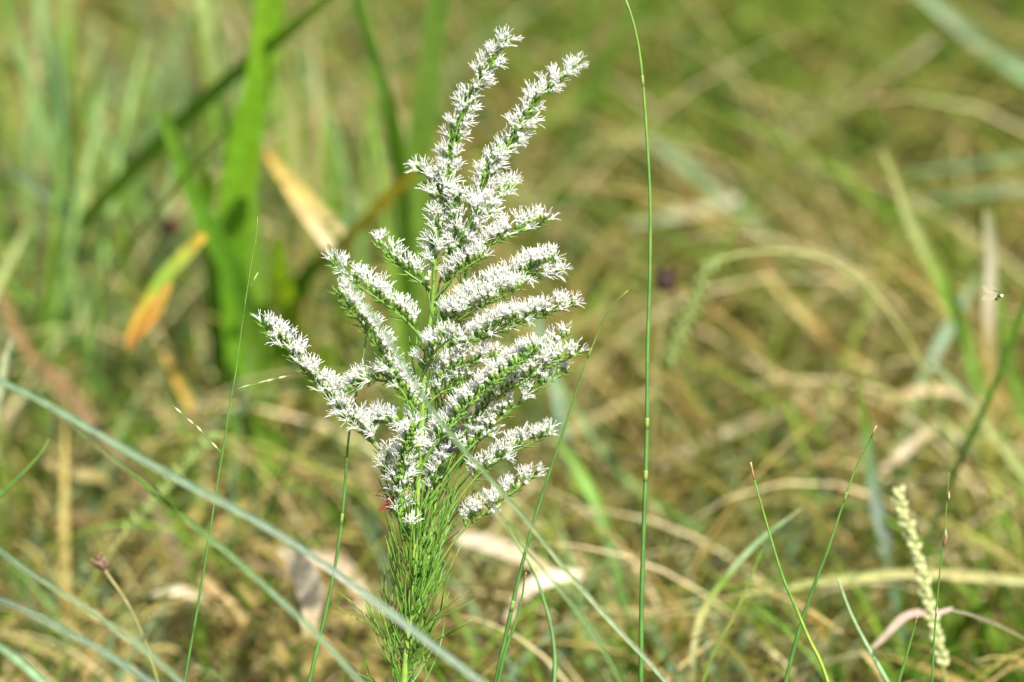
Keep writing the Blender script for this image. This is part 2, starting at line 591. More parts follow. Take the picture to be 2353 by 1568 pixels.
blade("broad_leaf", "narrow bright green leaf arching right with a lit right edge", [(812, -40), (838, 50), (862, 130), (890, 230), (912, 320), (925, 400), (930, 520)], 42, c((0.28, 0.46, 0.09), (0.24, 0.42, 0.07), (0.16, 0.32, 0.04), G_MID), d=(0.27, 0.36), cat="leaf", group=GB, tip=0.5, fold=0.5, twist=(0.5, 0.3))
blade("broad_leaf", "tall soft green leaf directly behind the top flower spike", [(1018, -50), (1000, 60), (985, 170), (972, 280), (962, 400), (955, 560)], 62, c((0.26, 0.44, 0.08), (0.30, 0.46, 0.08), (0.28, 0.44, 0.07), (0.2, 0.34, 0.05)), d=(0.33, 0.42), cat="leaf", group=GB, tip=0.7, twist=(0.1, 0.1), fold=0.1, transl=0.4)
blade("broad_leaf", "dark green leaf bending down right behind the thin spikeleted grass", [(370, 260), (405, 345), (440, 440), (495, 550), (545, 650), (575, 740), (590, 840)], 52, c((0.15, 0.28, 0.03), (0.10, 0.23, 0.016), (0.08, 0.2, 0.012), G_BRIGHT), d=(0.27, 0.37), cat="leaf", group=GB, tip=0.5, twist=(-0.2, -0.1), transl=0.25)
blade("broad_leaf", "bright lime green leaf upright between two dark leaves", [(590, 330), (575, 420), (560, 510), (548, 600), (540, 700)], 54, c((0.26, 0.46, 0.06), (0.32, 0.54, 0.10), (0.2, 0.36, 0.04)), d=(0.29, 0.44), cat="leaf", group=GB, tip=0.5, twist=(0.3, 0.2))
blade("broad_leaf", "mid green leaf with a lit lower half beside the lime leaf", [(480, 400), (470, 480), (490, 580), (492, 680), (500, 780)], 46, c(G_MID, G_BRIGHT, (0.16, 0.32, 0.06), G_MID), d=(0.30, 0.44), cat="leaf", group=GB, tip=0.5)  # the lit lower half is painted: lighter greens in the ramp
blade("broad_leaf", "glowing yellow-green leaf low behind the upper left flower branches", [(640, 545), (640, 610), (655, 680), (672, 750), (690, 850)], 52, c(G_BRIGHT, (0.36, 0.54, 0.07), (0.34, 0.48, 0.06), G_MID), d=(0.32, 0.47), cat="leaf", group=GB, tip=0.35)  # sunlight on this leaf is painted in as brighter middle colours
blade("broad_leaf", "olive leaf with orange edges folding down at middle left", [(470, 540), (430, 580), (385, 630), (345, 690), (318, 735), (292, 785)], 36, c((0.60, 0.36, 0.05), (0.30, 0.36, 0.05), (0.22, 0.36, 0.04), (0.60, 0.42, 0.06), (0.62, 0.30, 0.04)), d=(0.27, 0.28), cat="leaf", group=GB, tip=0.6, base=0.4, root=False, twist=(0.1, 0.3))
blade("broad_leaf", "torn orange-yellow dying leaf tip under the olive leaf", [(392, 650), (368, 690), (340, 735), (312, 775), (292, 805)], 36, c((0.40, 0.27, 0.045), (0.38, 0.19, 0.03), (0.28, 0.13, 0.03)), d=(0.265, 0.265), cat="leaf", group=GB, tip=0.4, base=0.3, root=False)
blade("dead_leaf", "pale straw leaf slanting down with a rounded pink end", [(612, 345), (650, 405), (700, 485), (760, 572)], 26, c((0.42, 0.28, 0.05), (0.46, 0.34, 0.11), (0.56, 0.44, 0.27)), d=(0.38, 0.34), cat="dead leaf", group=GD, tip=0.5, base=0.9, root=False, transl=0.1)
blade("dead_leaf", "tan straw leaf lying along the pink-ended straw leaf", [(640, 375), (700, 445), (745, 490), (790, 540)], 24, c((0.42, 0.31, 0.07), (0.42, 0.33, 0.1), (0.44, 0.35, 0.17)), d=(0.40, 0.37), cat="dead leaf", group=GD, tip=0.5, base=0.8, root=False, transl=0.1)
blade("broad_leaf", "long leaf turning from yellow to dark green beside the straw leaves", [(985, 365), (930, 420), (870, 475), (810, 535), (740, 600), (690, 655), (668, 740)], 32, c((0.40, 0.32, 0.05), (0.48, 0.35, 0.05), (0.34, 0.32, 0.05), (0.12, 0.2, 0.02), G_DEEP), d=(0.29, 0.44), cat="leaf", group=GB, tip=0.4, base=1.2)
blade("broad_leaf", "dark green shaded leaf base low behind the left flower branches", [(720, 600), (690, 660), (665, 730), (660, 810), (680, 900)], 54, c(G_DEEP, G_DEEP, G_MID), d=(0.38, 0.48), cat="leaf", group=GB, tip=0.5)  # shade inside the clump is put into the deep green colour
blade("broad_leaf", "upright green leaf just left of the dark plant base leaf", [(588, 700), (610, 780), (640, 850), (650, 930), (640, 1010)], 56, c(G_BRIGHT, (0.19, 0.40, 0.05), G_BRIGHT, G_DEEP), d=(0.38, 0.52), cat="leaf", group=GB, tip=0.4)
blade("broad_leaf", "yellow-green leaf low behind the long lower left flower branch", [(760, 790), (735, 850), (715, 920), (700, 990)], 46, c(G_BRIGHT, (0.22, 0.4, 0.06), G_BRIGHT), d=(0.38, 0.52), cat="leaf", group=GB, tip=0.4)
blade("grass_stalk", "pale green kinked stem at upper left", [(5, -20), (30, 90), (62, 175), (90, 250), (100, 300), (118, 360), (128, 430), (150, 520)], 22, c(G_BRIGHT, (0.22, 0.34, 0.1), (0.24, 0.38, 0.12), (0.30, 0.42, 0.12)), zr=0.14, lean=4, cat="grass stem", group=GR, tip=0.8)
blade("grass_leaf", "short pale green blade at the top left corner", [(92, -30), (98, 40), (106, 115), (120, 200)], 30, c((0.26, 0.38, 0.14), (0.26, 0.38, 0.14), G_DEEP), zr=0.2, lean=10, group=GR, tip=0.8)
blade("grass_leaf", "pale green blade second from the top left corner", [(152, -30), (155, 60), (164, 150), (180, 260)], 25, c((0.28, 0.36, 0.12), G_BRIGHT, G_DEEP), zr=0.19, lean=8, group=GR, tip=0.8)
blade("grass_leaf", "dark green blade leaning at far upper left", [(230, 120), (205, 230), (180, 320), (160, 420)], 22, c(G_DEEP, G_MID, G_DEEP), zr=0.16, lean=5, group=GR)
blade("grass_leaf", "yellow-green sunlit blade segment upright at far left", [(168, 195), (176, 250), (186, 340), (196, 430), (205, 540)], 20, c((0.42, 0.44, 0.12), OLIVE, (0.45, 0.44, 0.14), (0.40, 0.42, 0.12)), zr=0.15, lean=6, group=GR)
blade("grass_leaf", "pale mint blade pointing right at the left edge", [(18, 385), (60, 415), (110, 455), (160, 505), (180, 560)], 26, c((0.36, 0.48, 0.28), (0.36, 0.48, 0.26), G_BLUE), d=(0.40, 0.50), group=GR, tip=0.5)
blade("grass_leaf", "olive blade leaning right at the left edge", [(78, 478), (50, 545), (22, 600), (-12, 670)], 18, c(OLIVE, (0.3, 0.34, 0.12), (0.32, 0.36, 0.12)), d=(0.42, 0.36), group=GR, tip=0.4)
blade("grass_leaf", "thin dark straight stem crossing behind the left leaves", [(520, 305), (440, 390), (370, 475), (300, 560), (250, 640)], 7, c(OLIVE, (0.1, 0.12, 0.03), OLIVE), d=(0.22, 0.3), group=GR, tip=0.6)
blade("grass_leaf", "green blade drooping from the middle of the left edge", [(-20, 625), (60, 680), (120, 720), (175, 785), (220, 860)], 24, c(G_BRIGHT, G_MID, G_DEEP, G_MID), d=(0.40, 0.42), group=GR, tip=0.6)
blade("grass_leaf", "dark brown dead stalk at left below the green blade", [(0, 650), (30, 740), (75, 820), (150, 900), (235, 1010), (320, 1110)], 30, c((0.2, 0.12, 0.04), (0.22, 0.13, 0.05), BROWN, (0.12, 0.08, 0.03)), d=(0.42, 0.34), group=GR, tip=0.5, transl=0.05)
blade("dead_leaf", "tan dead leaf edge beside the brown stalk at left", [(95, 820), (150, 880), (195, 940), (235, 1000)], 22, c((0.42, 0.28, 0.13), (0.42, 0.3, 0.14)), d=(0.40, 0.36), cat="dead leaf", group=GD, root=False)
blade("dead_leaf", "amber dead blade hanging behind the leaning spikelet branch", [(365, 795), (395, 850), (420, 900), (440, 945)], 20, c((0.5, 0.34, 0.1), OCHRE, (0.46, 0.3, 0.06)), d=(0.4, 0.36), cat="dead leaf", group=GD, root=False)
blade("grass_leaf", "pale sage blade at the left edge above the long arching blade", [(28, 775), (14, 820), (4, 870), (-6, 920)], 18, c((0.36, 0.4, 0.22)), d=(0.2, 0.2), group=GR)
blade("dead_leaf", "yellow straw leaf lying at left under the long arching blade", [(100, 1060), (150, 1078), (200, 1092), (245, 1100)], 26, c((0.5, 0.38, 0.15), (0.6, 0.48, 0.22), STRAW), d=(0.34, 0.32), cat="dead leaf", group=GD, root=False, tip=0.4)
# big pale dead leaves, lower middle
blade("dead_leaf", "large cream dead leaf curling down left of the plant stem", [(636, 1258), (668, 1278), (700, 1318), (716, 1372), (712, 1420), (706, 1475)], 66, c((0.44, 0.35, 0.2), (0.66, 0.56, 0.42), (0.58, 0.47, 0.32), STRAW), d=(0.17, 0.18), cat="dead leaf", group=GD, root=False, tip=0.15, base=0.3, twist=(0.5, -0.2), fold=0.12, transl=0.15)
blade("dead_leaf", "pale tan dead leaf bending right of the large cream leaf", [(700, 1280), (760, 1290), (805, 1320), (830, 1370), (838, 1420)], 44, c((0.55, 0.42, 0.28), (0.6, 0.46, 0.3), STRAW), d=(0.28, 0.27), cat="dead leaf", group=GD, root=False, base=0.5, tip=0.3)
blade("dead_leaf", "broad cream dead leaf lying right of the stem, upper of two", [(1050, 1235), (1110, 1245), (1175, 1268), (1240, 1300), (1290, 1330)], 40, c((0.60, 0.51, 0.36), (0.64, 0.54, 0.38), (0.52, 0.41, 0.24), STRAW), d=(0.27, 0.25), cat="dead leaf", group=GD, root=False, base=0.3, fold=0.12, tip=0.6, transl=0.1)
blade("dead_leaf", "curled cream dead leaf right of the stem, lower of two", [(1345, 1322), (1300, 1322), (1255, 1330), (1215, 1352), (1185, 1385), (1165, 1430)], 36, c((0.46, 0.38, 0.24), (0.64, 0.55, 0.4), (0.46, 0.37, 0.25), (0.34, 0.25, 0.17)), d=(0.25, 0.24), cat="dead leaf", group=GD, root=False, base=0.5, fold=0.12, tip=0.5, transl=0.1)
blade("dead_leaf", "arched whitish straw leaf left of the two thin stems", [(345, 1365), (385, 1356), (430, 1362), (475, 1375)], 22, c(CREAM, CREAM, STRAW_P), d=(0.28, 0.28), cat="dead leaf", group=GD, tip=0.2, root=False)
blade("dead_leaf", "orange tan straw leaf right of the arched whitish leaf", [(462, 1320), (500, 1365), (540, 1405), (560, 1440)], 24, c((0.6, 0.42, 0.18), (0.64, 0.46, 0.2), STRAW), d=(0.28, 0.27), cat="dead leaf", group=GD, tip=0.4, root=False)
blade("dead_leaf", "dead straw stalk lying across the lower left behind the arching blades", [(-20, 1185), (100, 1180), (200, 1188), (300, 1210)], 20, c((0.4, 0.29, 0.14), (0.42, 0.3, 0.15), BROWN), d=(0.38, 0.36), cat="dead leaf", group=GD, tip=0.7, root=False)
blade("dead_leaf", "brown dead stem lying behind the leafy stem base", [(560, 1285), (700, 1330), (830, 1395), (960, 1400), (1100, 1420)], 18, c(BROWN, (0.34, 0.24, 0.12), STRAW), d=(0.3, 0.3), cat="dead leaf", group=GD, tip=0.5, root=False)
# blades arching past in front of the plant, lower left to lower right
FB = [(0.17, 0.26, 0.14), (0.18, 0.27, 0.15), (0.23, 0.29, 0.2), (0.19, 0.27, 0.17)]
blade("grass_leaf", "longest pale blue-green blade arching from the left edge across the stem", [(-40, 862), (60, 903), (160, 958), (300, 1040), (430, 1112), (560, 1180), (680, 1252), (800, 1335), (900, 1410), (1010, 1495), (1120, 1580)], 17, c(*FB), d=(-0.13, -0.16), group=GF, tip=0.75, fold=0.3, gloss=0.3)
blade("grass_leaf", "second arching pale blade, splitting off below the longest one", [(120, 945), (220, 1020), (330, 1110), (430, 1195), (540, 1285), (640, 1375), (740, 1470), (850, 1590)], 12, c((0.14, 0.15, 0.06), G_MID, (0.17, 0.26, 0.13), (0.18, 0.26, 0.15)), d=(-0.12, -0.15), group=GF, tip=0.4, fold=0.4, gloss=0.25)
blade("grass_leaf", "pale arching blade in the lower left corner, third from the top", [(-30, 1240), (60, 1310), (160, 1372), (250, 1435), (340, 1500), (440, 1590)], 12, c((0.17, 0.26, 0.14), (0.22, 0.27, 0.13), (0.17, 0.26, 0.13)), d=(-0.13, -0.15), group=GF, tip=0.8, gloss=0.25)
blade("grass_leaf", "pale bluish arching blade in the lower left corner, fourth from the top", [(-30, 1365), (60, 1402), (150, 1450), (250, 1505), (380, 1590)], 14, c((0.19, 0.26, 0.17), (0.17, 0.24, 0.15), (0.18, 0.25, 0.16)), d=(-0.14, -0.16), group=GF, tip=0.8, gloss=0.25)
blade("grass_leaf", "short pale green blade cutting the lower left corner", [(-30, 1465), (40, 1515), (110, 1580)], 18, c((0.24, 0.36, 0.18), (0.24, 0.36, 0.18)), d=(-0.14, -0.15), group=GF, tip=0.8)
blade("grass_leaf", "blurred blade crossing in front of the flower heads to the lower right", [(752, 560), (800, 640), (862, 728), (925, 830), (985, 930), (1050, 1015), (1125, 1098), (1210, 1195), (1300, 1310), (1400, 1425), (1480, 1510), (1560, 1600)], 11, c((0.12, 0.25, 0.07), (0.17, 0.29, 0.13), (0.20, 0.31, 0.14), (0.30, 0.38, 0.18), (0.33, 0.4, 0.22), (0.28, 0.38, 0.24)), d=(-0.16, -0.045), group=GF, tip=0.5, fold=0.45, gloss=0.25)
blade("grass_leaf", "thin dark blade running beside the crossing blade at lower right", [(1090, 1110), (1180, 1225), (1270, 1335), (1360, 1450), (1440, 1590)], 9, c((0.14, 0.17, 0.06), (0.13, 0.2, 0.06), G_MID), d=(-0.11, -0.12), group=GF, tip=0.5)
# right-hand meadow
blade("grass_leaf", "pale blue-green leaf in the top right corner", [(2090, -40), (2160, 20), (2235, 85), (2300, 130), (2380, 185), (2450, 250)], 34, c((0.3, 0.42, 0.22), (0.34, 0.42, 0.24), (0.22, 0.36, 0.18), (0.2, 0.34, 0.16)), d=(0.55, 0.60), group=GR, tip=0.8, gloss=0.25)
blade("grass_leaf", "bluish blurred leaf slanting right of the tall thin stem", [(1480, 305), (1560, 365), (1640, 435), (1720, 500), (1790, 570)], 34, c((0.28, 0.34, 0.2), (0.22, 0.34, 0.2), (0.22, 0.36, 0.2), G_MID), d=(0.60, 0.60), group=GR, tip=0.5)
blade("dead_leaf", "pale dead blade reaching left from the bluish slanting leaf", [(1450, 515), (1530, 498), (1610, 482), (1700, 455)], 22, c((0.3, 0.34, 0.2), (0.42, 0.4, 0.24), (0.46, 0.44, 0.28)), d=(0.56, 0.58), cat="dead leaf", group=GD, root=False, tip=0.5)
blade("grass_leaf", "nearly level blue-green blade at the right edge, upper of two", [(2090, 395), (2160, 388), (2250, 375), (2380, 355), (2460, 350)], 14, c((0.13, 0.24, 0.1), (0.16, 0.27, 0.12), (0.2, 0.3, 0.15)), d=(0.5, 0.5), group=GR, tip=0.4)
blade("grass_leaf", "nearly level blue-green blade at the right edge, lower of two", [(2080, 462), (2160, 455), (2250, 443), (2380, 432), (2460, 430)], 15, c((0.13, 0.24, 0.1), (0.17, 0.28, 0.13), (0.22, 0.31, 0.17)), d=(0.5, 0.5), group=GR, tip=0.4)
blade("grass_leaf", "olive folded blade with a dark midrib leaning at the right", [(2030, 340), (2060, 410), (2088, 490), (2125, 570), (2165, 650), (2200, 730), (2235, 830)], 34, c((0.36, 0.36, 0.12), (0.32, 0.34, 0.12), G_BRIGHT, (0.16, 0.28, 0.04)), d=(0.34, 0.36), group=GR, tip=0.5, fold=0.6)
blade("dead_leaf", "upright cream straw blade at the right edge above the flying insect", [(2268, 480), (2276, 560), (2277, 640), (2272, 720), (2275, 800)], 26, c((0.3, 0.3, 0.12), (0.66, 0.6, 0.42), (0.6, 0.53, 0.35), STRAW), d=(0.32, 0.34), cat="dead leaf", group=GD, tip=0.7)
blade("grass_leaf", "pale mint blade leaning left below the olive folded blade", [(2245, 640), (2215, 690), (2180, 755), (2145, 820), (2115, 890)], 24, c(G_BLUE, (0.26, 0.38, 0.24), (0.38, 0.5, 0.34), (0.3, 0.42, 0.2)), d=(0.42, 0.42), group=GR, tip=0.3)
blade("dead_leaf", "tan dead stalk slanting across the middle right", [(1515, 1068), (1590, 1030), (1680, 988), (1770, 955), (1860, 930), (1960, 905)], 20, c((0.5, 0.4, 0.26), (0.46, 0.4, 0.25), STRAW, (0.52, 0.42, 0.18)), d=(0.42, 0.46), cat="dead leaf", group=GD, tip=0.5, root=False)
blade("dead_leaf", "straight tan stalk slanting up to the top right behind the meadow", [(1740, 350), (1850, 290), (1960, 225), (2060, 155), (2150, 95)], 24, c((0.4, 0.36, 0.2), (0.42, 0.36, 0.2), (0.42, 0.32, 0.16), (0.46, 0.4, 0.26)), d=(0.72, 0.70), cat="dead leaf", group=GD, tip=0.5, root=False)
blade("dead_leaf", "ochre dead leaf glowing near the upper middle right", [(1680, 205), (1720, 212), (1770, 222), (1850, 245)], 22, c((0.46, 0.36, 0.12), (0.5, 0.38, 0.1), (0.44, 0.38, 0.2)), d=(0.7, 0.7), cat="dead leaf", group=GD, root=False)
blade("grass_leaf", "dark green blurred stalk crossing the right edge downwards", [(2420, 560), (2352, 705), (2295, 860), (2225, 1020), (2180, 1120), (2120, 1270), (2080, 1370)], 15, c(G_DEEP, G_MID, G_DEEP, (0.09, 0.11, 0.03), G_MID), d=(0.17, 0.26), group=GR, tip=0.8, transl=0.1)
blade("grass_leaf", "pale bluish upright leaf right of centre at lower right", [(1965, 850), (1985, 950), (2000, 1060), (2015, 1160), (2035, 1250), (2055, 1350)], 28, c(OLIVE, G_BRIGHT, (0.24, 0.36, 0.22), (0.36, 0.42, 0.36), G_BLUE), d=(0.24, 0.28), group=GR, tip=0.25)
blade("grass_leaf", "bent blue-green blade with a yellow kink at lower right", [(1842, 1168), (1800, 1200), (1742, 1245), (1690, 1300), (1640, 1365), (1610, 1420), (1594, 1490), (1588, 1580)], 17, c((0.36, 0.36, 0.18), (0.2, 0.34, 0.14), (0.32, 0.4, 0.2), G_BRIGHT, (0.46, 0.44, 0.16), (0.36, 0.34, 0.16), OLIVE), d=(0.13, 0.14), group=GR, tip=0.2)
blade("grass_leaf", "thin olive stem beside the bent kinked blade", [(1752, 1262), (1720, 1340), (1688, 1415), (1640, 1500), (1608, 1590)], 8, c(G_MID, OLIVE, G_MID), d=(0.08, 0.07), group=GR, tip=0.5)
blade("grass_leaf", "long level yellow-olive blade low at the right edge", [(1700, 1365), (1790, 1352), (1900, 1335), (2050, 1320), (2200, 1322), (2400, 1338)], 24, c((0.4, 0.4, 0.14), (0.36, 0.38, 0.12), (0.42, 0.36, 0.14), (0.36, 0.38, 0.12)), d=(0.2, 0.2), group=GR, tip=0.4)
blade("grass_leaf", "green blade slanting right of the dark stalk at the right edge", [(2150, 840), (2210, 900), (2275, 985), (2330, 1060), (2400, 1150)], 22, c(G_PALE, (0.4, 0.42, 0.16), (0.36, 0.4, 0.14), G_BRIGHT), d=(0.26, 0.28), group=GR, tip=0.3)
blade("grass_leaf", "green blade arching along the right edge", [(2290, 640), (2310, 760), (2330, 880), (2370, 1000)], 20, c(G_BRIGHT, G_MID, G_BRIGHT), d=(0.36, 0.36), group=GR, tip=0.4)
blade("dead_leaf", "pinkish tan arched straw blade in the middle right", [(2030, 925), (2090, 902), (2150, 895), (2210, 905), (2270, 930)], 20, c(STRAW, (0.56, 0.42, 0.22), (0.6, 0.46, 0.26), STRAW), d=(0.36, 0.36), cat="dead leaf", group=GD, tip=0.5, root=False)
blade("dead_leaf", "amber straw blade sloping down at the middle right", [(1750, 615), (1820, 700), (1880, 760), (1950, 820), (2010, 850)], 18, c((0.5, 0.36, 0.1), (0.52, 0.4, 0.14), OCHRE, (0.5, 0.42, 0.16)), d=(0.46, 0.44), cat="dead leaf", group=GD, tip=0.4, root=False)
blade("dead_leaf", "pale pink straw lying right of the pale mint blade", [(2010, 1090), (2070, 1045), (2110, 1010), (2150, 985)], 22, c((0.4, 0.34, 0.2), (0.52, 0.42, 0.28), STRAW), d=(0.32, 0.33), cat="dead leaf", group=GD, root=False)
blade("grass_leaf", "faint green blade rising right of the spiked grass at mid right", [(1395, 120), (1440, 60), (1475, -40)][::-1] + [(1380, 200), (1340, 290)], 26, c(G_MID, G_MID, G_DEEP), d=(0.6, 0.62), group=GR, tip=0.6)
blade("grass_leaf", "yellow-green blade slanting behind the second flower spike", [(1400, 175), (1340, 215), (1270, 265), (1200, 300)], 30, c(G_MID, (0.24, 0.32, 0.06), G_BRIGHT), d=(0.6, 0.62), group=GR, tip=0.3)
blade("grass_leaf", "soft green blade low right of the plant under the lowest flower branch", [(1260, 830), (1330, 950), (1400, 1060), (1500, 1150), (1600, 1210)], 15, c(G_BRIGHT, (0.16, 0.27, 0.08), G_BRIGHT, G_MID), d=(0.34, 0.32), group=GR, tip=0.4)
blade("grass_leaf", "pale blue-green blurred leaf behind the right flower branches", [(1225, 720), (1255, 800), (1280, 900), (1300, 1010), (1330, 1110)], 24, c((0.2, 0.32, 0.18), (0.25, 0.38, 0.24), G_BLUE, G_BRIGHT), d=(0.36, 0.36), group=GR, tip=0.4)
blade("grass_leaf", "green sunlit blade low behind the plant on the right", [(1270, 1000), (1330, 1080), (1370, 1160), (1400, 1250)], 26, c(G_BRIGHT, (0.2, 0.36, 0.05), G_MID), d=(0.3, 0.28), group=GR, tip=0.3)

RL = random.Random(5)
TONES = [("mid green", c((0.2, 0.36, 0.05), G_BRIGHT)), ("dark green", c(G_BRIGHT, G_MID)), ("pale green", c((0.34, 0.48, 0.2), (0.24, 0.4, 0.09))), ("yellow-green", c((0.36, 0.44, 0.09), (0.24, 0.36, 0.05))), ("blue-green", c((0.24, 0.38, 0.2), G_BRIGHT)), ("straw coloured", c(STRAW_P, STRAW))]
ORD = "first second third fourth fifth sixth seventh eighth ninth tenth".split()
row = []
for i in range(34):
    u = RL.choice([RL.uniform(-40, 480), RL.uniform(20, 640), RL.uniform(640, 1000)])
    v0 = RL.uniform(-60, 330)
    row.append((u, v0, v0 + RL.uniform(330, 560), RL.uniform(-0.22, 0.22), RL.uniform(-50, 50), RL.randrange(6)))
row.sort()
seen = {}
for u, v0, v1, sl, cu, tn in row:
    seen[tn] = seen.get(tn, 0) + 1
    blade("grass_leaf", "%s slender %s leaf from the left edge in the blurred clump at upper left" % (ORD[seen[tn] - 1], TONES[tn][0]),
          [(u + sl * (v1 - v0) + cu, v0), (u + sl * 0.6 * (v1 - v0) + cu * 0.3, v0 * 0.6 + v1 * 0.4), (u, v1)], RL.uniform(11, 25),
          TONES[tn][1], zr=RL.uniform(0.1, 0.15), lean=RL.uniform(-2, 9),
          group="slender leaves in the blurred clump", twist=(RL.uniform(-0.6, 0.6), RL.uniform(-0.6, 0.6)))

# ------------------------------------------------------------------ thin grass stems in the plane of focus
M_STEM = leaf_material("rush_stem", [(0.0, (0.14, 0.24, 0.035)), (0.4, (0.075, 0.17, 0.03)), (1.0, (0.06, 0.15, 0.025))], "t", transl=0.0, scale=30.0)
M_NODE = plain_material("stem_node", (0.17, 0.24, 0.045))
M_TIP = plain_material("dry_tip", (0.40, 0.26, 0.10))
M_GLUME = leaf_material("glume", [(0.0, (0.34, 0.42, 0.16)), (0.45, (0.55, 0.46, 0.24)), (1.0, (0.24, 0.13, 0.07))], "t", transl=0.1, scale=500)
M_GREENGLUME = leaf_material("green_glume", [(0.0, (0.22, 0.34, 0.08)), (1.0, (0.34, 0.42, 0.14))], "t", transl=0.2, scale=500)

def stem_thing(name, label, pts, r0, r1, d, cat="grass stem", group="thin grass stems standing in focus", mat=None, tip=None, nodes=(), ground_end=True, n=40):
    m = len(pts)
    P3 = [at(u, v, d[0] + (d[1] - d[0]) * i / (m - 1)) for i, (u, v) in enumerate(pts)]
    q = smooth(P3, n)
    full = to_ground(q, 0.8) if ground_end else q
    k = len(full)
    org = full[-1]
    T = thing(name, label, cat, org, group)
    mb = MB()
    mb.tube(full, [r0 + (r1 - r0) * min(1, i / (n - 1)) for i in range(k)], 6)
    link("stalk", mb.mesh("stalk", [mat or M_STEM], org), T, org)
    if tip:
        mb = MB()
        j = max(2, int(n * tip))
        mb.tube(full[:j + 1], [r0 * 1.15 + 0.00003] * (j + 1), 6)
        link("dry_tip", mb.mesh("dry_tip", [M_TIP], full[0]), T, full[0])
    for x in nodes:
        i = int(x * (n - 1))
        mb = MB()
        a, b2 = full[i], full[i + 1]
        rr = r0 + (r1 - r0) * i / (n - 1)
        dd = (b2 - a).normalized()
        mb.tube([a - dd * 0.0016, a - dd * 0.0006, a + dd * 0.0006, a + dd * 0.003], [rr * 1.02, rr * 1.14, rr * 1.12, rr * 1.02], 7)
        link("node", mb.mesh("node", [M_NODE], a), T, a)
    return T, full

stem_thing("grass_stalk", "tallest thin green stem, crossing the whole picture right of the plant",
           [(1432, -15), (1452, 40), (1468, 110), (1479, 210), (1488, 340), (1494, 470), (1493, 640), (1488, 800), (1487, 960), (1484, 1080), (1478, 1250), (1474, 1400), (1473, 1585)],
           0.0005, 0.00105, (0.0, 0.01), nodes=(0.13, 0.62, 0.70))
stem_thing("grass_stalk", "curved thin stem whose tip bends right beside the tallest stem",
           [(1443, 668), (1415, 695), (1390, 728), (1370, 775), (1340, 850), (1310, 945), (1280, 1035), (1250, 1125), (1215, 1240), (1180, 1380), (1135, 1590)],
           0.00025, 0.00095, (-0.01, 0.02), nodes=(0.2, 0.8))
stem_thing("grass_stalk", "short dark green stem with a curled brown tip at the bottom right of the plant",
           [(1209, 1316), (1205, 1330), (1200, 1370), (1185, 1430), (1160, 1500), (1140, 1590)], 0.0003, 0.001, (-0.01, 0.0), tip=0.08)
stem_thing("grass_stalk", "bent green stem rising to the crossing blade at the bottom centre",
           [(1165, 1200), (1190, 1255), (1225, 1310), (1250, 1380), (1268, 1450), (1275, 1520), (1272, 1590)], 0.0003, 0.0011, (0.06, 0.04))
stem_thing("grass_stalk", "thin green stem just left of the leafy stem, passing behind the flowers",
           [(852, 720), (838, 800), (826, 870), (808, 960), (798, 1040), (790, 1150), (775, 1270), (750, 1400), (705, 1590)], 0.0003, 0.0009, (0.012, 0.02), nodes=(0.55,))
stem_thing("grass_stalk", "dark green slanting stem with a pale dry tip in the lower right",
           [(2014, 978), (1995, 1020), (1965, 1080), (1935, 1165), (1900, 1270), (1862, 1370), (1830, 1470), (1800, 1590)], 0.0003, 0.0010, (-0.01, 0.02), tip=0.05, nodes=(0.30,))
stem_thing("grass_stalk", "yellowing stem with an orange tip leaning the other way at lower right",
           [(1725, 1062), (1735, 1110), (1755, 1180), (1775, 1250), (1800, 1330), (1830, 1400), (1860, 1470), (1885, 1520), (1910, 1590)], 0.0003, 0.0008, (0.0, 0.02), tip=0.08,
           mat=leaf_material("yellowing_stem", [(0.0, (0.16, 0.28, 0.05)), (0.45, (0.10, 0.24, 0.03)), (0.62, (0.30, 0.36, 0.06)), (0.8, (0.2, 0.32, 0.06)), (1.0, G_MID)], "t", transl=0.0))
stem_thing("grass_stalk", "short thin stem with a straw tip near the bottom right spike",
           [(2108, 1416), (2100, 1445), (2085, 1500), (2058, 1590)], 0.0003, 0.0009, (0.0, 0.01), tip=0.14)
stem_thing("grass_stalk", "faint pale green stem crossing low behind the orange-tipped stem",
           [(1925, 1330), (1955, 1410), (1990, 1480), (2040, 1570), (2050, 1600)], 0.0004, 0.0012, (0.05, 0.06), mat=leaf_material("pale_stem", [(0, (0.26, 0.36, 0.18)), (1, (0.2, 0.32, 0.14))], "t", transl=0.0))
stem_thing("grass_stalk", "thin dark stem curving at the far left under the long arching blade",
           [(112, 1010), (95, 1040), (65, 1075), (30, 1110), (-10, 1150)], 0.0003, 0.0009, (0.08, 0.08), group=None)

def spindle(L, r, sides=6):
    mb = MB()
    mb.lathe([(0, r * 0.15), (L * 0.18, r * 0.75), (L * 0.42, r), (L * 0.7, r * 0.7), (L, r * 0.08)], sides)
    return mb
SP_LONG = spindle(0.0042, 0.00055).mesh("spikelet", [M_GLUME])
SP_GREEN = spindle(0.0048, 0.0005).mesh("spikelet", [M_GREENGLUME])
SP_SEED = spindle(0.0062, 0.0009).mesh("seed", [plain_material("ripe_seed", (0.26, 0.15, 0.06))])
def aim(v):
    return Vector((0, 0, 1)).rotation_difference(v.normalized())

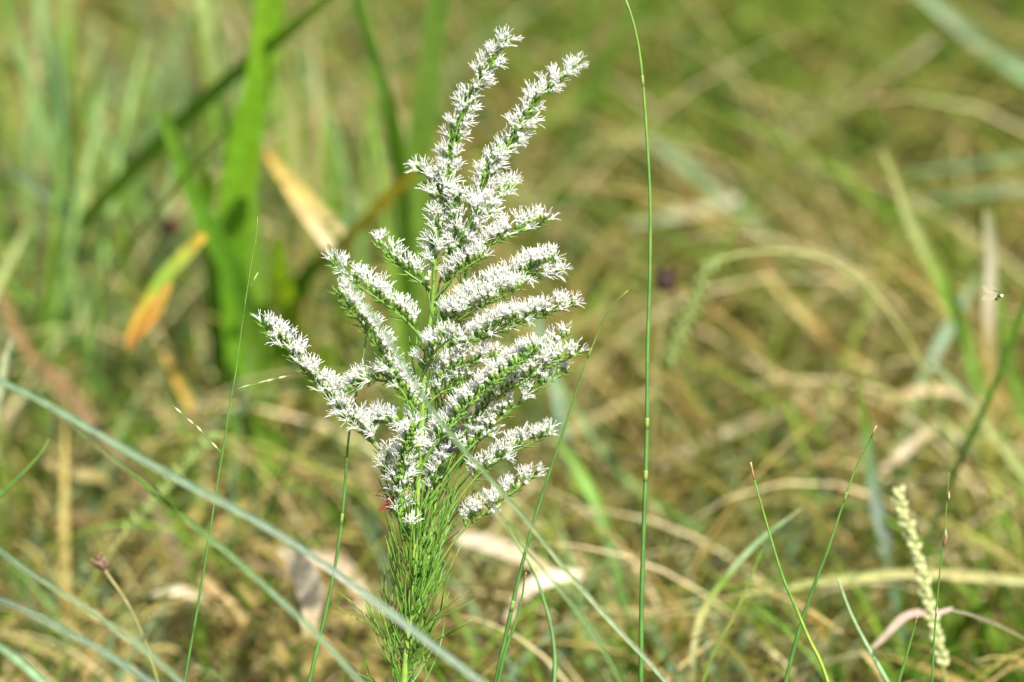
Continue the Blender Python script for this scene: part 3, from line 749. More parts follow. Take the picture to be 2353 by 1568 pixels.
# spikeleted thin grass, left
T, full = stem_thing("spikelet_grass", "thin grass with sparse pointed spikelets standing left of the plant",
                     [(592, 498), (591, 522), (588, 545), (580, 590), (572, 640), (563, 700), (553, 770), (541, 860), (528, 930), (513, 1030), (498, 1120), (478, 1250), (455, 1390), (425, 1560)],
                     0.00016, 0.0006, (0.0, 0.01), cat="grass", group="slender spikeleted grasses")
def side_branch(T, pts, d, r, spk):
    q = smooth([at(u, v, d) for u, v in pts], 14)
    mb = MB()
    mb.tube(q, [r * (1 - 0.5 * i / 13) for i in range(14)], 5)
    B = link("side_branch", mb.mesh("side_branch", [M_STEM], q[0]), T, q[0])
    for t, me, flip in spk:
        i = min(12, int(t * 13))
        dr = (q[i + 1] - q[i]).normalized() + Vector((flip * 0.08, 0, 0.05))
        link("spikelet", me, B, q[i], aim(dr))
side_branch(T, [(541, 896), (565, 889), (600, 880), (630, 872), (668, 864)], 0.004, 0.00028, [(0.15, SP_GREEN, 0), (0.42, SP_GREEN, -1), (0.55, SP_LONG, 1), (0.82, SP_LONG, 0)])
side_branch(T, [(508, 1040), (490, 1022), (460, 990), (430, 962), (410, 945), (388, 926)], 0.004, 0.00026, [(0.12, SP_LONG, 0), (0.42, SP_LONG, 1), (0.55, SP_LONG, -1), (0.84, SP_LONG, 0)])
side_branch(T, [(574, 660), (586, 640), (596, 628), (604, 615)], 0.002, 0.0002, [(0.25, SP_GREEN, 0)])
side_branch(T, [(558, 735), (562, 710), (563, 690), (563, 678)], 0.003, 0.00018, [])
side_branch(T, [(590, 560), (585, 545), (587, 530)], 0.002, 0.00016, [])
# thin seed grass, right
T, full = stem_thing("spikelet_grass", "hair-thin grass with one brown seed at the lower right",
                     [(2181, 1086), (2177, 1140), (2172, 1200), (2166, 1260), (2158, 1330), (2152, 1400), (2146, 1480), (2141, 1590)], 0.00014, 0.00055, (0.0, 0.01), cat="grass", group="slender spikeleted grasses")
link("seed", SP_SEED, T, at(2168, 1258, 0.001), aim(Vector((0.25, 0, 1))))
link("spikelet", SP_LONG, T, at(2180, 1150, 0.001), aim(Vector((0.02, 0, 1))))
link("spikelet", SP_LONG, T, at(2172, 1235, 0.001), aim(Vector((0.05, 0, 1))))
link("spikelet", SP_LONG, T, at(2151, 1415, 0.001), aim(Vector((0.12, 0, 1))))

# dense seed spikes
def seed_spike(label, pts, d, r, seed_len, seed_r, mat, span=(0.0, 0.8), stalk=None, cnt=46, stem_pts=None):
    me = spindle(seed_len, seed_r, 6).mesh("spikelet", [mat])
    q = smooth([at(u, v, d) for u, v in pts], 40)
    full = to_ground(q, 0.8)
    org = full[-1]
    T = thing("seed_spike", label, "seed spike", org, "knobbly grass seed spikes")
    mb = MB()
    mb.tube(full, r, 6)
    link("stalk", mb.mesh("stalk", [leaf_material("spike_stalk", [(0, (0.2, 0.26, 0.07)), (0.5, (0.26, 0.28, 0.09)), (1, OLIVE)], "t", transl=0.0)], org), T, org)
    for i in range(cnt):
        t = span[0] + (span[1] - span[0]) * i / (cnt - 1)
        x = t * 38
        j = int(x)
        p = q[j].lerp(q[j + 1], x - j)
        dr = (q[j] - q[j + 1]).normalized()
        w = i * 2.4
        side = Vector((math.cos(w), math.sin(w), 0.0))
        link("spikelet", me, T, p + side * r * 0.5, aim(dr * 0.9 + side * 0.75 + Vector((random.uniform(-.2, .2), 0, random.uniform(-.2, .2)))))
M_SPK = plain_material("pale_spikelet", (0.52, 0.55, 0.24), transl=0.2)
M_SPKG = plain_material("green_spikelet", (0.30, 0.40, 0.10), transl=0.25)
M_SPKD = plain_material("dark_spikelet", (0.20, 0.25, 0.06), transl=0.2)
seed_spike("pale knobbly seed spike leaning down to the lower right corner", [(2064, 1135), (2072, 1180), (2088, 1215), (2100, 1260), (2115, 1310), (2128, 1370), (2145, 1440), (2162, 1510), (2178, 1590)], 0.12, 0.0008, 0.0044, 0.0016, M_SPK, (0.0, 0.9), cnt=64)
seed_spike("blurred light green seed spike leaning at the lower left", [(492, 1005), (455, 1040), (415, 1080), (365, 1140), (320, 1190), (275, 1240), (225, 1310)], 0.20, 0.0007, 0.0042, 0.0013, M_SPKG, (0.0, 0.75), cnt=44)
seed_spike("dark green hanging seed spike right of the tallest stem", [(1538, 830), (1552, 790), (1572, 745), (1592, 700), (1610, 655), (1628, 612), (1680, 590), (1760, 578), (1880, 590), (1970, 640), (2030, 700)], 0.27, 0.0009, 0.0056, 0.0022, M_SPKD, (0.0, 0.42), cnt=44)

# brown bud stalk, dark round heads, pink curl
def bud(label, u, v, d, r, col, stalk_pts, cat="bud", tall=1.3):
    p = at(u, v, d)
    q = smooth([p] + [at(a, b2, d) for a, b2 in stalk_pts], 20)
    full = to_ground(q, 0.8)
    org = full[-1]
    T = thing("dry_bud", label, cat, org, "round dry flower buds in the grass")
    mb = MB()
    mb.tube(full, 0.0006, 6)
    link("stalk", mb.mesh("stalk", [leaf_material("bud_stalk", [(0, (0.30, 0.25, 0.10)), (1, (0.15, 0.18, 0.05))], "t", transl=0.0)], org), T, org)
    mb = MB()
    mb.lathe([(-r * tall, r * 0.3), (-r * 0.7, r * 0.85), (0, r), (r * 0.6, r * 0.8), (r * tall, r * 0.25)], 10)
    for i in range(14):
        w = i * 2.4
        s = Vector((math.cos(w), math.sin(w), 0))
        z = -r + 2 * r * i / 13
        mb.tube([s * r * 0.7 + Vector((0, 0, z)), s * r * 1.15 + Vector((0, 0, z + r * 0.6)), s * r * 1.0 + Vector((0, 0, z + r))], [r * 0.25, r * 0.2, r * 0.03], 4)
    link("bud_head", mb.mesh("bud_head", [plain_material("bud_" + label[:12], col, rough=0.8, scale=900)]), T, p, aim(full[0] - full[2]))
bud("brown bud on a curved stalk at the lower left", 232, 1296, 0.08, 0.0024, (0.22, 0.14, 0.08), [(250, 1325), (275, 1360), (305, 1410), (335, 1480), (360, 1560)])
bud("dark round seed head blurred right of the tallest stem", 1529, 648, 0.27, 0.0040, (0.04, 0.02, 0.012), [(1525, 700), (1515, 800), (1505, 900)], cat="seed head", tall=1.1)
bud("reddish brown seed head blurred among the left leaves", 390, 522, 0.42, 0.0040, (0.11, 0.05, 0.02), [(392, 560), (398, 640), (405, 720)], cat="seed head", tall=1.1)
blade("dead_leaf", "pinkish curled dead leaf across the pale seed spike", [(1985, 1502), (2030, 1465), (2075, 1420), (2110, 1408), (2145, 1412), (2190, 1400)], 18, c((0.34, 0.29, 0.18), (0.42, 0.33, 0.24), (0.40, 0.25, 0.2), (0.44, 0.35, 0.28)), d=(0.12, 0.12), cat="dead leaf", group=GD, root=False, tip=0.4, twist=(0.8, -0.9), transl=0.1)
blade("dead_leaf", "dark thin dead blade trailing right from the pinkish curl", [(2185, 1402), (2230, 1412), (2290, 1435), (2370, 1475)], 10, c((0.3, 0.26, 0.18), (0.16, 0.14, 0.07), OLIVE), d=(0.08, 0.09), cat="dead leaf", group=GD, root=False, tip=0.5)

# ------------------------------------------------------------------ the flowering plant
M_BRACT = leaf_material("bract_green", [(0.0, (0.11, 0.23, 0.03)), (0.6, (0.22, 0.37, 0.08)), (1.0, (0.46, 0.55, 0.28))], "t", transl=0.3, scale=300, gloss=0.3)
M_WHITE = plain_material("corolla_white", (0.88, 0.88, 0.82), rough=0.6, gloss=0.2, transl=0.45, mottle=0.04)
M_STYLE = plain_material("style_white", (0.95, 0.95, 0.90), rough=0.6, gloss=0.2, transl=0.5, mottle=0.03)
M_AXIS = leaf_material("plant_axis", [(0.0, (0.12, 0.22, 0.03)), (1.0, (0.15, 0.27, 0.04))], "t", transl=0.05, scale=120)
M_MAIN = leaf_material("plant_stem", [(0.0, (0.12, 0.22, 0.03)), (0.4, (0.14, 0.25, 0.032)), (0.7, (0.22, 0.32, 0.05)), (1.0, (0.2, 0.3, 0.05))], "t", transl=0.0, scale=80)
M_THREAD = leaf_material("thread_leaf", [(0.0, (0.12, 0.26, 0.028)), (0.6, (0.10, 0.235, 0.026)), (1.0, (0.15, 0.28, 0.04))], "t", transl=0.1, scale=200, gloss=0.5, rough=0.35)

def head_mesh(seed, open_=1.0):
    R = random.Random(seed)
    mm = 0.001
    mb = MB()
    L = 3.3 * mm * R.uniform(0.9, 1.12)
    w = 0.82 * mm * R.uniform(0.9, 1.1)
    mb.lathe([(0, w * 0.35), (L * 0.2, w * 0.8), (L * 0.6, w), (L * 0.95, w * 0.85)], 6, 0)
    for i in range(7):                       # overlapping bracts standing off the involucre
        a = i * 2.4 + R.random()
        s = Vector((math.cos(a), math.sin(a), 0))
        tt = Vector((-s.y, s.x, 0))
        z0 = L * R.uniform(0.0, 0.25)
        z1 = L * R.uniform(0.75, 1.08)
        zm = (z0 + z1) / 2
        bw = w * 0.45
        mb.add([s * w * 0.75 + Vector((0, 0, z0)), s * w * 1.15 + tt * bw + Vector((0, 0, zm)), s * w * 1.22 + Vector((0, 0, zm)),
                s * w * 1.15 - tt * bw + Vector((0, 0, zm)), s * w * 1.2 + Vector((0, 0, z1))],
               [(0, 1, 2), (0, 2, 3), (1, 4, 2), (2, 4, 3)], 0, [0.1, 0.6, 0.6, 0.6, 1.0])
    nf = R.choice([5, 5, 6])
    for i in range(nf):
        a = 2 * math.pi * i / nf + R.uniform(-.3, .3)
        s = Vector((math.cos(a), math.sin(a), 0))
        b0 = s * w * 0.45 + Vector((0, 0, L * 0.8))
        hh = (1.6 if open_ > 0.5 else 1.0) * mm * R.uniform(0.8, 1.25)
        b1 = b0 + s * 0.25 * mm + Vector((0, 0, hh * 0.7))
        b2 = b0 + s * 0.45 * mm + Vector((0, 0, hh))
        mb.tube([b0, b1, b2], [0.26 * mm, 0.40 * mm, 0.56 * mm], 5, 1)
        if R.random() < open_:
            for k in range(2):
                a2 = a + R.uniform(-1.1, 1.1)
                s2 = Vector((math.cos(a2), math.sin(a2), 0))
                ln = 3.8 * mm * R.uniform(0.65, 1.35)
                sp = R.uniform(0.15, 0.95)
                cu = R.uniform(-0.6, 0.75)
                d0 = (s2 * sp + Vector((0, 0, 1))).normalized()
                d1 = (s2 * (sp + cu) + Vector((R.uniform(-.3, .3), R.uniform(-.3, .3), 0.8))).normalized()
                p0 = b1.copy()
                p1 = b2 + d0 * ln * 0.35
                p2 = p1 + (d0 + d1).normalized() * ln * 0.35
                p3 = p2 + d1 * ln * 0.3
                mb.tube([p0, p1, p2, p3], [0.10 * mm, 0.115 * mm, 0.12 * mm, 0.10 * mm], 3, 2, cap=True)
    return mb
HM = [M_BRACT, M_WHITE, M_STYLE]
HEADS_MB = [head_mesh(100 + i, 1.0) for i in range(12)]
BUDS_MB = [head_mesh(200 + i, 0.3) for i in range(4)]
HEADS = [m.mesh("flower_head", HM) for m in HEADS_MB]
BUDS = [m.mesh("flower_head", HM) for m in BUDS_MB]

def depth_of(v):      # the plant leans a little so that it stays near the plane of focus
    return -(784.0 - v) * PX * 0.12
def plant_pt(u, v, dd=0.0):
    return at(u, v, depth_of(v) + dd)

stemA = smooth([plant_pt(*p) for p in [(1160, 96), (1112, 165), (1072, 235), (1042, 330), (1022, 430), (1004, 540), (999, 620), (992, 710), (980, 800), (972, 900), (969, 980), (960, 1110), (955, 1220), (948, 1330), (938, 1450), (926, 1590)]], 90)
stemA = to_ground(stemA, 0.8)
BASE = stemA[-1]
stemB = smooth([plant_pt(u, v, dd) for u, v, dd in [(1325, 140, 0.02), (1285, 175, 0.02), (1225, 240, 0.02), (1172, 325, 0.02), (1118, 400, 0.018), (1088, 500, 0.015), (1074, 600, 0.012), (1064, 680, 0.01), (1042, 830, 0.01), (1024, 980, 0.012), (1008, 1100, 0.012), (990, 1220, 0.01), (972, 1350, 0.006), (945, 1480, 0.002), (930, 1560, 0.0)]], 80)
plant = thing("flowering_plant", "tall plant covered with plumes of tiny white flowers and threadlike leaves", "plant", BASE)
def add_stem(pts, r0, r1):
    mb = MB()
    k = len(pts)
    mb.tube(pts, [r0 + (r1 - r0) * min(1, 1.15 * i / (k - 1)) for i in range(k)], 7)
    return link("stem", mb.mesh("stem", [M_MAIN], pts[-1]), plant, pts[-1])
STEM_A = add_stem(stemA, 0.0004, 0.0015)
STEM_B = add_stem(stemB, 0.0004, 0.0012)

all_heads = []     # (branch object, mesh index, bud?, position, rotation, depth)
UPZ = Vector((0, 0, 1))
def branch(pts, span=(0.25, 1.0), dens=1.0, mode="side", dtip=0.0, away=0.0, budf=0.0, r=0.0006, droop=0.0, ped=1.0, dbase=0.0, spread=1.0, shag=0):
    """pts from the stem to the tip"""
    m = len(pts)
    if mode == "side":     # the axis runs below the row of flower heads it carries
        pts = [(u, v + 9 * min(1.0, i / (m - 1) * 1.6)) for i, (u, v) in enumerate(pts)]
    q = smooth([plant_pt(u, v, dbase + (dtip - dbase) * i / (m - 1)) for i, (u, v) in enumerate(pts)], 40)
    Lm = length(q)
    mb = MB()
    mb.tube(q, [r * (1 - 0.6 * i / 39) for i in range(40)], 6)
    B = link("flowering_branch", None, plant, q[0]) if False else None
    nn = max(3, int(Lm * (span[1] - span[0]) / 0.0020 * dens))
    todo = []
    for i in range(nn):
        t = span[0] + (span[1] - span[0]) * (i + random.uniform(-.3, .3)) / (nn - 1)
        t = min(max(t, 0.0), 0.999)
        x = t * 38.99
        j = int(x)
        p = q[j].lerp(q[j + 1], x - j)
        tg = (q[j + 1] - q[j]).normalized()
        tip = max(0.0, (t - 0.8) / 0.2)
        sc = 1.0 - 0.45 * tip
        # node leaf: short green thread below the cluster
        for _k in range(random.choice([1, 2, 2, 3])):
            sd_ = Vector((random.uniform(-1, 1), random.uniform(-1, 1), random.uniform(-0.9, 0.3))).normalized()
            ln = random.uniform(0.0025, 0.0065) * (1.3 - 0.6 * t)
            dv = (tg * 0.9 + sd_ * 0.7).normalized()
            mb.tube([p, p + dv * ln * 0.5, p + dv * ln + tg * ln * 0.2], [0.0003, 0.00028, 0.00008], 3)
        for _k in range(shag):
            dv = (tg * random.uniform(0.7, 1.3) - FWD * random.uniform(0.1, 0.6) + Vector((random.gauss(0, .35), 0, random.gauss(0, .3)))).normalized()
            ln = random.uniform(0.0025, 0.0048) * (1.15 - 0.4 * t)
            mb.tube([p, p + dv * ln * 0.45, p + dv * ln], [0.0004, 0.0006, 0.00015], 4)
        for h_ in range(random.choice([1, 2, 2, 3]) if mode == "side" else random.choice([1, 2, 3])):
            if mode == "side":
                side = tg.cross(UPZ)
                side = side.normalized() if side.length > 1e-4 else Vector((0, 1, 0))
                upn = side.cross(tg).normalized()
                if upn.z < 0:
                    upn = -upn
                dv = upn * random.uniform(0.55, 1.0) + tg * random.uniform(0.15, 0.75) + side * random.gauss(0, 0.42) * spread + UPZ * 0.25 + FWD * away
                if random.random() < 0.12:
                    dv = dv - upn * 1.0 + side * random.choice([-.6, .6]) + tg * 0.4
            else:
                w = random.uniform(0, 2 * math.pi)
                a = tg.cross(Vector((0.2, 1, 0.1))).normalized()
                b_ = tg.cross(a)
                dv = tg * random.uniform(0.5, 0.95) + (a * math.cos(w) + b_ * math.sin(w)) * random.uniform(0.5, 0.95) * spread + UPZ * 0.15 + FWD * away
            dv.normalize()
            dv.z -= droop
            dv.normalize()
            pl = random.uniform(0.0004, 0.0026) * sc * ped
            pe = p + dv * pl
            mb.tube([p, p + (dv + tg * 0.4).normalized() * pl * 0.5, pe], [0.00025, 0.0002, 0.0002], 4)
            ax = (dv + UPZ * 0.25 + Vector((random.gauss(0, .22), random.gauss(0, .22), random.gauss(0, .15)))).normalized()
            bud_ = random.random() < max(budf, 0.05 + 0.3 * tip * (budf > 0))
            todo.append((random.randrange(4 if bud_ else 12), bud_, pe, aim(ax) @ Quaternion((0, 0, 1), random.uniform(0, 6.28)), random.uniform(0.82, 1.05) * (1 - 0.22 * tip)))
    B = link("flowering_branch", mb.mesh("flowering_branch", [M_AXIS], q[0]), plant, q[0])
    for k_, bud_, pe, rot, s_ in todo:
        all_heads.append((B, k_, bud_, pe, rot, s_))
    return q

# the two leading spikes
branch([(999, 640), (1004, 540), (1022, 430), (1042, 330), (1072, 235), (1114, 165), (1160, 94)], (0.05, 1.0), 1.35, "spike", spread=1.05)
branch([(1064, 680), (1074, 600), (1088, 500), (1118, 400), (1172, 325), (1225, 240), (1283, 185), (1318, 158)], (0.28, 1.0), 1.5, "spike", dbase=0.01, dtip=0.02, spread=0.95)
# side branches, top to bottom
branch([(1010, 505), (1000, 450), (985, 415), (970, 388)], (0.35, 1.0), 0.9, "spike", 0.004)
branch([(1075, 560), (1108, 495), (1140, 455), (1180, 430)], (0.25, 1.0), 1.0, "spike", 0.008)
branch([(1062, 590), (1050, 530), (1045, 490), (1052, 455)], (0.2, 1.0), 1.1, "spike", -0.004)
branch([(1010, 650), (1030, 600), (1060, 545), (1095, 495), (1120, 470)], (0.2, 1.0), 1.0, "spike", -0.008)
branch([(1020, 640), (1075, 590), (1130, 553), (1190, 522), (1250, 500)], (0.2, 1.0), 1.05, "side", 0.006)
branch([(992, 665), (955, 636), (915, 602), (868, 556)], (0.1, 1.0), 0.95, "side", 0.0)
branch([(996, 690), (1030, 645), (1065, 610), (1105, 585)], (0.3, 1.0), 1.0, "side", -0.004)
branch([(975, 790), (1010, 742), (1060, 705), (1120, 665), (1185, 630), (1235, 605), (1272, 590)], (0.18, 1.0), 1.15, "side", 0.0)
branch([(1150, 655), (1195, 640), (1235, 632), (1272, 626)], (0.25, 1.0), 0.9, "spike", 0.004)
branch([(978, 785), (1040, 740), (1090, 705), (1150, 675), (1195, 655)], (0.35, 1.0), 1.05, "side", -0.008)
branch([(970, 778), (920, 722), (868, 680), (815, 642), (766, 598)], (0.12, 1.0), 1.0, "side", -0.012, away=0.25)
branch([(968, 960), (915, 885), (880, 815), (835, 742), (800, 700), (772, 660)], (0.08, 1.0), 1.05, "side", -0.015)
branch([(980, 850), (1030, 808), (1095, 772), (1165, 745), (1240, 718), (1316, 692)], (0.15, 1.0), 1.15, "side", 0.004)
branch([(985, 845), (1050, 800), (1110, 765), (1165, 738), (1210, 722)], (0.3, 1.0), 0.9, "side", -0.010)
branch([(1000, 1110), (1030, 1050), (1060, 1010), (1100, 985)], (0.3, 1.0), 0.8, "side", 0.008, budf=0.2)
branch([(965, 880), (985, 830), (1008, 790), (1040, 765)], (0.2, 1.0), 0.9, "side", -0.016, away=0.2)
branch([(990, 905), (1030, 850), (1080, 828), (1140, 812)], (0.2, 1.0), 1.1, "side", -0.004)
branch([(975, 940), (1010, 900), (1050, 880), (1085, 868)], (0.2, 1.0), 1.0, "side", 0.0)
branch([(892, 1058), (835, 992), (778, 930), (705, 850), (650, 785), (606, 742)], (0.12, 1.0), 1.1, "side", 0.004)
branch([(958, 1150), (920, 1090), (890, 1055), (875, 1040)], (0.4, 1.0), 0.7, "side", 0.0)
branch([(955, 945), (915, 882), (890, 868), (850, 868), (800, 895)], (0.3, 1.0), 1.15, "side", 0.0)
branch([(970, 1000), (945, 975), (905, 966), (856, 960)], (0.1, 1.0), 1.15, "side", 0.004)
branch([(945, 1130), (985, 1040), (1040, 970), (1095, 910), (1150, 862), (1200, 820), (1232, 795)], (0.3, 1.0), 1.1, "side", -0.018, away=0.75, r=0.0009, shag=3)
branch([(1000, 1100), (1060, 1000), (1120, 925), (1190, 875), (1260, 835), (1325, 805)], (0.3, 1.0), 1.15, "side", 0.002)
branch([(1170, 870), (1225, 825), (1270, 795), (1304, 768)], (0.2, 1.0), 0.85, "side", 0.006, budf=0.25)
branch([(985, 1150), (1050, 1060), (1120, 985), (1195, 915), (1250, 875), (1300, 848)], (0.3, 1.0), 0.95, "side", 0.006, budf=0.45)
branch([(970, 1130), (990, 1060), (1010, 1010), (1040, 975)], (0.4, 1.0), 0.9, "side", 0.002)
branch([(938, 1290), (920, 1200), (922, 1110), (932, 1045), (948, 985)], (0.33, 1.0), 1.2, "spike", -0.018, away=0.75, r=0.0010, shag=5)
branch([(935, 1230), (905, 1160), (888, 1100), (885, 1075)], (0.75, 1.0), 1.1, "spike", -0.006)
branch([(960, 1180), (985, 1130), (1005, 1085), (1020, 1030), (1045, 1010)], (0.4, 1.0), 0.8, "side", 0.004)
branch([(975, 1180), (990, 1130), (1000, 1105)], (0.6, 1.0), 0.7, "side", 0.006)
branch([(960, 1310), (1005, 1220), (1055, 1140), (1110, 1075), (1170, 1035), (1220, 1010), (1258, 988)], (0.55, 1.0), 1.0, "side", 0.004, r=0.0006)
branch([(945, 1430), (1000, 1310), (1063, 1216), (1144, 1149), (1210, 1099), (1230, 1082)], (0.55, 1.0), 0.8, "side", 0.006, r=0.0006)
branch([(950, 1260), (935, 1225), (945, 1205)], (0.5, 1.0), 0.8, "side", -0.008)

order = sorted(range(len(all_heads)), key=lambda i: (all_heads[i][3] - CAM).dot(FWD) + random.uniform(0, 0.012))
rest = MB()
restv, restf, restm, restt = [], [], [], []
off = 0
for rank, i in enumerate(order):
    B, k_, bud_, pe, rot, s_ = all_heads[i]
    if rank < 300:
        o = link("flower_head", (BUDS if bud_ else HEADS)[k_], B, pe, rot)
        o.scale = (s_, s_, s_)
    else:
        src = (BUDS_MB if bud_ else HEADS_MB)[k_]
        M = np.array(rot.to_matrix()) * s_
        V = np.array([tuple(v) for v in src.v]) @ M.T + np.array(pe - BASE)
        restv.append(V)
        restf.extend(tuple(j + off for j in f) for f in src.f)
        restm.extend(src.m)
        restt.extend(src.t)
        off += len(V)
me = bpy.data.meshes.new("flower_heads")
me.from_pydata(np.concatenate(restv).tolist(), [], restf)
for mt in HM:
    me.materials.append(mt)
me.polygons.foreach_set("material_index", restm)
me.polygons.foreach_set("use_smooth", [True] * len(restf))
me.attributes.new("t", 'FLOAT', 'POINT').data.foreach_set("value", np.array(restt, dtype=np.float32))
me.update()
o = link("flower_heads", me, plant, BASE)
o["kind"] = "stuff"

# threadlike leaves
def thread_mesh(seed, L):
    R = random.Random(seed)
    mb = MB()
    bend = R.uniform(0.02, 0.28) * L
    sw = R.uniform(-0.12, 0.12) * L
    pts = [Vector((0, 0, 0))]
    for i in range(1, 8):
        t = i / 7
        pts.append(Vector((L * t * 0.95 - bend * t * t * 0.4, sw * math.sin(t * 2.5), bend * t * t + 0.06 * L * t)))
    mb.tube(pts, [0.00028, 0.00033, 0.00036, 0.00036, 0.00034, 0.00031, 0.00025, 0.00006], 4)
    for k in range(R.choice([0, 1, 2, 2, 3])):
        i = R.choice([2, 3, 4, 5])
        p = pts[i]
        dr = (pts[i + 1] - p).normalized()
        sd_ = Vector((R.uniform(-.4, .4), R.choice([-1, 1]), R.uniform(-.2, .6))).normalized()
        ln = L * R.uniform(0.3, 0.55)
        e1 = p + (dr * 0.8 + sd_ * 0.6).normalized() * ln * 0.5
        e2 = e1 + (dr * 0.95 + sd_ * 0.3).normalized() * ln * 0.5
        mb.tube([p, e1, e2], [0.0003, 0.00028, 0.00006], 4)
    return mb.mesh("leaf", [M_THREAD])
THREADS = [thread_mesh(300 + i, L) for i, L in enumerate([0.010, 0.013, 0.017, 0.021, 0.025, 0.029, 0.033, 0.037, 0.041, 0.045])]
def leaves_on(pts, parent, v0, v1, step, lo, hi, per=2, rise=(0.5, 1.1)):
    acc = 0.0
    for i in range(len(pts) - 1):
        u, v, dd = project(pts[i])
        acc += (pts[i + 1] - pts[i]).length
        if not (v0 <= v <= v1) or acc < step:
            continue
        acc = 0.0
        tg = (pts[i] - pts[i + 1]).normalized()
        for k in range(per):
            w = random.uniform(0, 2 * math.pi)
            out = Vector((math.cos(w), math.sin(w) * 0.8, 0))
            out = (out - tg * out.dot(tg)).normalized()
            x = (out * 0.9 + tg * random.uniform(*rise)).normalized()
            y = tg.cross(x).normalized()
            z = x.cross(y)
            rot = Matrix((x, y, z)).transposed().to_quaternion()
            o = link("leaf", THREADS[random.randrange(lo, hi)], parent, pts[i] + (pts[i + 1] - pts[i]) * random.random(), rot)
fine = [p for a, b_ in zip(stemA[:-1], stemA[1:]) for p in (a, a.lerp(b_, 0.33), a.lerp(b_, 0.66))]
leaves_on(fine, STEM_A, 1190, 1420, 0.0024, 3, 9, 3, (0.9, 2.6))
leaves_on(fine, STEM_A, 1420, 1640, 0.0023, 4, 10, 3, (0.25, 2.2))
leaves_on(fine, STEM_A, 700, 1190, 0.012, 2, 7, 2, (1.2, 2.4))
fineB = [p for a, b_ in zip(stemB[:-1], stemB[1:]) for p in (a, a.lerp(b_, 0.33), a.lerp(b_, 0.66))]
leaves_on(fineB, STEM_B, 1000, 1560, 0.0028, 3, 9, 2, (0.9, 2.6))
leaves_on(fineB, STEM_B, 600, 1000, 0.012, 2, 7, 1, (1.2, 2.4))

# ------------------------------------------------------------------ insects
M_ORANGE = plain_material("bug_orange", (0.60, 0.17, 0.015), rough=0.3, gloss=0.6)
M_BUGWING = plain_material("bug_wing", (0.15, 0.045, 0.014), rough=0.4, gloss=0.4)
M_BLACK = plain_material("insect_black", (0.015, 0.015, 0.017), rough=0.25, gloss=0.7)
def body_along(pts, radii, flat=0.7, n=10):
    mb = MB()
    mb.tube(pts, radii, n, squash=flat)
    return mb
dz = 0.0
bp = [plant_pt(u - 3, v, -0.003) for u, v in [(876, 1172), (888, 1164), (904, 1156), (918, 1147), (926, 1141), (934, 1135), (940, 1130)]]
bug = thing("insect", "orange bug with a brown pointed wing half hidden behind the lowest flower spike", "insect", bp[3])
mb = body_along(smooth(bp, 16), [0.0003, 0.0009, 0.0014, 0.0018, 0.0020, 0.0021, 0.0021, 0.0020, 0.0018, 0.0016, 0.0013, 0.0010, 0.0008, 0.0008, 0.0007, 0.0004], 0.6)
link("body", mb.mesh("body", [M_ORANGE], bp[3]), bug, bp[3])
mb = MB()
wp = smooth([plant_pt(u - 3, v, -0.0056) for u, v in [(873, 1174), (884, 1166), (898, 1157), (912, 1149)]], 8)
mb.ribbon(wp, [0.0002, 0.0016, 0.0029, 0.0038, 0.0044, 0.0046, 0.0044, 0.0036], fold=-0.25, thick=0.0002)
link("wing", mb.mesh("wing", [M_BUGWING], wp[0]), bug, wp[0])
for pts in ([(897, 1142), (884, 1141), (866, 1139), (876, 1128), (889, 1118)], [(912, 1150), (906, 1168), (898, 1178), (904, 1190)], [(920, 1142), (912, 1128), (902, 1120), (908, 1108)], [(925, 1140), (938, 1150), (946, 1160), (944, 1172)]):
    q = [plant_pt(u - 3, v, -0.004) for u, v in pts]
    mb = MB()
    mb.tube(q, [0.00032] * 2 + [0.00028] + [0.00016] * (len(q) - 3), 5)
    link("leg", mb.mesh("leg", [M_BLACK], q[0]), bug, q[0])

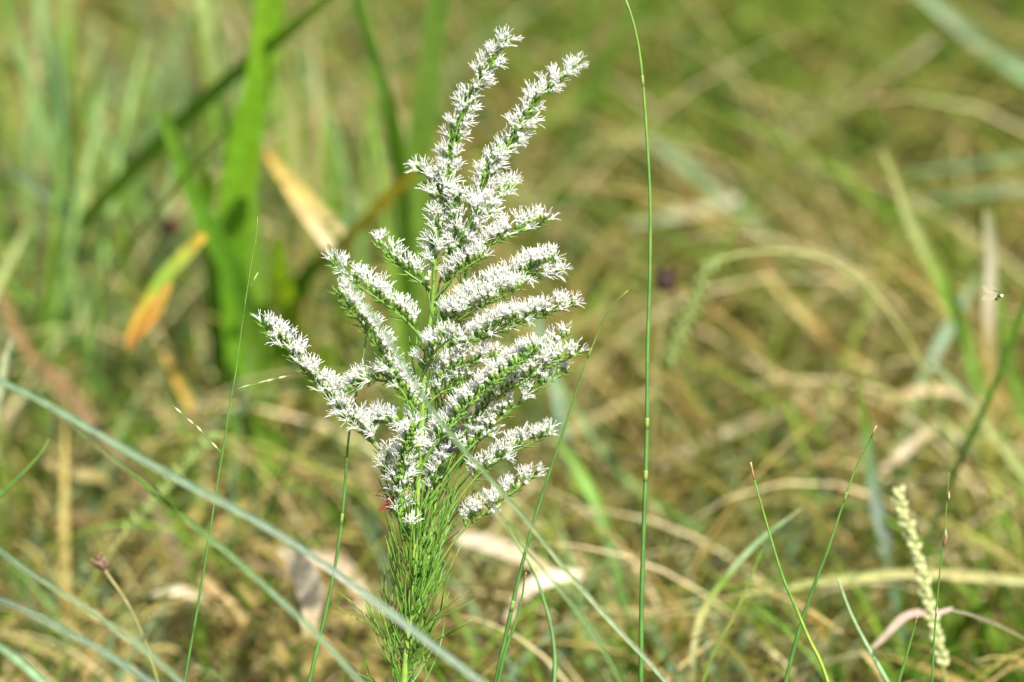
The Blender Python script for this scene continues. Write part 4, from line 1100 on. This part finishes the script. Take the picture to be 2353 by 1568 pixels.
dp = [at(u, v, -0.004) for u, v in [(1028, 1040), (1034, 1036), (1040, 1032), (1047, 1028), (1051, 1025)]]
fly = thing("insect", "tiny dark insect among the flowers behind the crossing blade", "insect", dp[2])
mb = body_along(smooth(dp, 10), [0.0003, 0.0008, 0.0011, 0.0012, 0.0012, 0.0012, 0.0011, 0.0009, 0.0009, 0.0005], 0.9)
link("body", mb.mesh("body", [M_BLACK], dp[2]), fly, dp[2])
for s in (-1, 1):
    for k in range(3):
        a = dp[1 + k]
        mb = MB()
        mb.tube([a, a + Vector((s * 0.0012, -0.0008, 0.0004)), a + Vector((s * 0.002, -0.001, -0.0014))], [0.00013, 0.00012, 0.00008], 4)
        link("leg", mb.mesh("leg", [M_BLACK], a), fly, a)

M_WASP = plain_material("wasp_dark", (0.04, 0.035, 0.02), rough=0.4)
M_FACE = plain_material("wasp_face", (0.75, 0.70, 0.35), rough=0.4)
M_WING = plain_material("wasp_wing", (0.32, 0.28, 0.18), rough=0.3, alpha=0.5)
fp = [at(u, v, 0.02) for u, v in [(2286, 690), (2290, 687), (2294, 682), (2298, 679), (2301, 676)]]
wasp = thing("flying_insect", "small dark flying insect with a pale yellow face at the right edge", "insect", fp[2])
mb = body_along(smooth(fp, 12), [0.0002, 0.0005, 0.0007, 0.0007, 0.0006, 0.0004, 0.0007, 0.0009, 0.0009, 0.0008, 0.0006, 0.0004], 1.0)
link("body", mb.mesh("body", [M_WASP], fp[2]), wasp, fp[2])
mb = MB()
mb.lathe([(-0.0006, 0.0002), (-0.0004, 0.0006), (0, 0.00075), (0.0004, 0.0006), (0.0006, 0.0002)], 9)
link("face", mb.mesh("face", [M_FACE]), wasp, at(2302, 680, 0.0195), aim(Vector((1, -0.6, 0.2))))
for pts, wd in (([(2297, 676), (2280, 668), (2258, 658)], 0.0034), ([(2295, 680), (2278, 682), (2256, 686)], 0.0028)):
    q = smooth([at(u, v, 0.02) for u, v in pts], 7)
    mb = MB()
    mb.ribbon(q, [wd * x for x in (0.3, 0.7, 0.95, 1.0, 1.0, 0.8, 0.25)], thick=0.00004, fold=0.1)
    link("wing", mb.mesh("wing", [M_WING], q[0]), wasp, q[0])
for pts in ([(2303, 676), (2312, 673), (2325, 672)], [(2300, 673), (2292, 669), (2284, 667)]):
    q = [at(u, v, 0.0195) for u, v in pts]
    mb = MB()
    mb.tube(q, [0.00013, 0.00012, 0.0001], 4)
    link("antenna", mb.mesh("antenna", [M_WASP], q[0]), wasp, q[0])
print("heads", len(all_heads))
